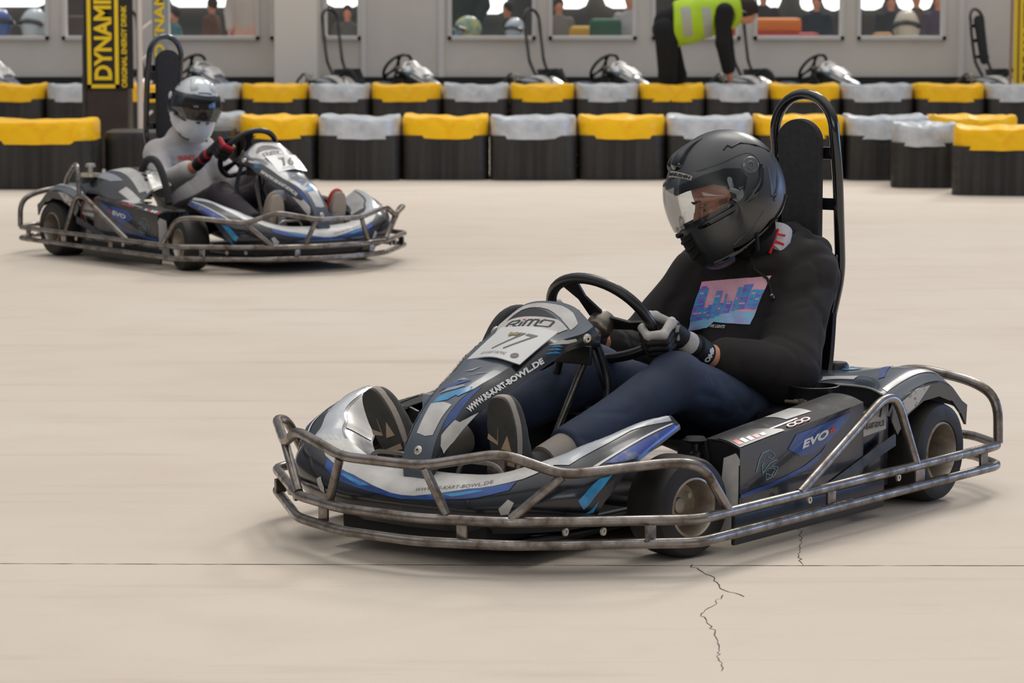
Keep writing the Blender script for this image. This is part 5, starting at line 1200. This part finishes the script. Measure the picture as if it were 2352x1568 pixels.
sdf('jacket', vj, (-.25, -.4, .7), (.3, .4, 1.6), .018, M_blackc, vis0)
def vt(P):
    d = caps(P, (0, .06, .93), (0, -.06, .93), .125)
    for s in (1, -1): d = smin(d, chain(P, [(0, s * .09, .92), (.02, s * .10, .5), (0, s * .11, .08)], (.105, .085, .07), .02), .03)
    return d
sdf('trousers', vt, (-.25, -.4, -.02), (.3, .4, 1.15), .018, M_blackc, vis0)
sdf('hair', lambda P: np.maximum(ell(P, (-.015, 0, 1.645), (.095, .088, .11)), (P[0] - .03) + (1.60 - P[2]) * .8), (-.2, -.2, 1.4), (.2, .2, 1.85), .014, M_hair, vis0)
def recolour(o, ch, m):
    for c_ in o.children:
        if c_.name.split('.')[0] == ch: c_.material_slots[0].link = 'OBJECT'; c_.material_slots[0].material = m
cm = lambda h: mat('cloth_' + h, h, .85, col2=h)
people = [(405, 35.0, .60, 200, '3f6f72', '1c2024', 'visitor in a blue-green top behind the glass beside the left banner'), (490, 35.6, .66, 160, '5a3a28', '20201f', 'visitor in a brown jacket behind the left windows'),
          (575, 34.0, .92, 250, 'b9b2ad', 'c9a59b', 'visitor in pale pinkish clothes right of the brown-jacketed one'), (637, 34.6, .80, 270, '9c2418', '8d1f16', 'visitor in red in the narrow window left of the white pillar'),
          (800, 34.4, .62, 270, '54534f', '2b2b2b', 'visitor in a grey top in the narrow window right of the white pillar'), (1072, 34.0, .98, 240, '1d2a2a', '1e2a2a', 'visitor in a long dark green coat left of the green kart windows'),
          (1165, 34.8, .64, 200, '2b2b26', '8a7a1a', 'visitor in black and yellow clothes right of the dark green coat'), (1283, 35.0, .66, 280, '77716c', '5c5652', 'visitor in a grey-brown jacket left of the yellow and green shapes'),
          (1445, 34.2, .70, 250, 'a9a8ad', '23304f', 'visitor in a pale top at the right edge of the green window'), (1750, 36.5, .72, 270, '2a2422', '1d1d20', 'visitor in dark clothes behind the orange block'),
          (1872, 35.6, .68, 255, '1b2430', '27364e', 'visitor in navy clothes right of the orange block'), (2042, 36.0, .68, 270, '23262b', '2d3340', 'visitor in dark clothes behind the white helmet'),
          (2150, 34.2, .70, 265, '4a4254', '2c3a5c', 'visitor in a grey-violet top in the right corner of the last window'), (2100, 36.6, .70, 285, '57453c', '3a3f4c', 'visitor in a brown top between the two dark figures of the last window')]
for i, (p_, y_, sc, rz, cj, ct, lb) in enumerate(people):
    o = vis0 if i == 0 else tree_copy(vis0)
    o.location = (at_px(p_, y_), y_, 0); o.rotation_euler = (0, 0, R(rz)); o.scale = (sc,) * 3; o['label'] = lb; o['category'] = 'person'
    recolour(o, 'jacket', cm(cj)); recolour(o, 'trousers', cm(ct))
# ---- things on the counter behind the glass
def counter(p0, p1, y, z, lb):
    x0, x1 = at_px(p0, y), at_px(p1, y); t = empty('table', ((x0 + x1) / 2, y, 0), label=lb, category='table')
    add('table_top', box((0, 0, z - .02), (x1 - x0, .45, .04), .006), mat('dark_counter', '202124', .5), t)
    for sx in (1, -1): add('leg', box((sx * ((x1 - x0) / 2 - .05), 0, (z - .04) / 2), (.05, .35, z - .04), .005), M_blk, t)
    return t
counter(-60, 230, 33.0, .70, 'dark counter in the left windows carrying a white helmet'); counter(1025, 1240, 33.0, .68, 'dark counter in the window left of the marshal carrying a red box')
counter(1960, 2170, 33.0, .68, 'dark counter in the rightmost window carrying a white helmet'); counter(1705, 1940, 33.4, .66, 'dark counter behind the window right of the marshal')
hs_ = hel_surf(0, 40, 20)
def small_helmet(p_, y, z, m, sc, rz, lb):
    h = empty('helmet', (at_px(p_, y), y, z), R(rz), label=lb, category='helmet'); h.scale = (sc,) * 3
    add('shell', xf(hs_, Matrix.Translation((0, 0, .155))), m, h)
    add('visor', [xf(boolean(hel_surf(.004, 40, 20), prism([(.3, .245), (-.03, .24), (-.05, .18), (-.02, .14), (.3, .125)] , 'y', -.25, .25), 'INTERSECT'), Matrix.Identity(4))][0] if False else xf(tube([hel_pt(a, b, .002) for a, b in ((12, -70), (16, -40), (18, 0), (16, 40), (12, 70))], .028, n=8), Matrix.Translation((0, 0, .155))), M_gloss, h)
small_helmet(84, 33.0, .735, mat('pale_blue_white', 'b9c6ce', .3, coat=.4), .98, 250, 'pale white helmet on the counter behind the leftmost window')
small_helmet(2, 33.0, .735, mat('blue_shell', '2f55a0', .25, coat=.5), 1.0, 300, 'blue helmet at the left edge on the counter, beside the white one')
small_helmet(1074, 33.05, .70, mat('blue_yellow_shell', '2f7fb0', .25, col2='c8c832', nscale=9, coat=.5), .85, 200, 'blue and yellow helmet above the red box')
small_helmet(1182, 33.0, .715, mat('pale_shell', '8fa6bd', .25, col2='c9ced2', nscale=9, coat=.5), .75, 250, 'pale blue helmet on the counter right of the blue and yellow one')
small_helmet(2078, 33.0, .715, mat('cream_shell', 'c9c2b0', .3, coat=.4), 1.0, 260, 'cream white helmet on the counter in the rightmost window')
def blk(nm, cat, p0, p1, y, z0, z1, m, lb, dp=.3, bev=.03):
    x0, x1 = at_px(p0, y), at_px(p1, y); o = add(nm, box((0, 0, (z1 - z0) / 2), (x1 - x0, dp, z1 - z0), bev, 3), m, label=lb, category=cat); o.location = ((x0 + x1) / 2, y, z0); return o
blk('box', 'box', 1030, 1076, 32.72, .68, .755, mat('red_box', 'b3221c', .5), 'red box on the counter under the blue and yellow helmet', .2)
blk('box', 'box', 158, 208, 33.6, .0, .98, mat('brown_box', '55463c', .8), 'brown box standing in the second window from the left', .4)
ob = blk('bench', 'bench', 1668, 1835, 34.75, .782, .94, mat('orange_plastic', 'e07a14', .45), 'orange plastic block on the red shelf right of the marshal', .4, .05)
blk('shelf', 'shelf', 1665, 1872, 34.72, .737, .78, mat('red_shelf', 'c02a26', .45), 'red edged shelf under the orange block', .5, .01)
blk('cabinet', 'cabinet', 1668, 1870, 34.75, .0, .735, mat('blue_cabinet', '2c5a72', .5, col2='7f8aa0', nscale=5), 'blue and grey cabinet below the red shelf', .4, .02)
def sofa(p0, p1, y, z, m, lb, cat='armchair'):
    x0, x1 = at_px(p0, y), at_px(p1, y); w_ = x1 - x0; t = empty(cat, ((x0 + x1) / 2, y, 0), label=lb, category=cat)
    add('seat', box((0, 0, z * .32), (w_ * .8, .5, z * .64), .05, 3), m, t); add('backrest', box((0, .24, z * .5), (w_ * .9, .14, z), .06, 3), m, t)
    for s in (1, -1): add('armrest', box((s * w_ * .44, 0, z * .40), (w_ * .12, .5, z * .8), .04, 3), m, t)
sofa(1350, 1432, 33.6, .95, mat('green_seat', '17603c', .5, col2='0f4a2c', nscale=5), 'green padded armchair in the window left of the marshal')
sofa(1305, 1368, 34.2, .86, mat('yellow_seat', 'c79a18', .5), 'yellow armchair left of the green one behind the glass')
sofa(1835, 1930, 34.0, .74, mat('yellow_seat2', 'cf9a1c', .5), 'low yellow armchair right of the orange block')
sofa(2003, 2056, 33.8, .80, mat('tan_seat', 'b5803c', .6), 'tan orange armchair left of the cream helmet')
sofa(1735, 1830, 33.95, .66, mat('violet_seat', '55608c', .5, col2='2f7f96', nscale=6), 'blue violet armchair in front of the cabinet')
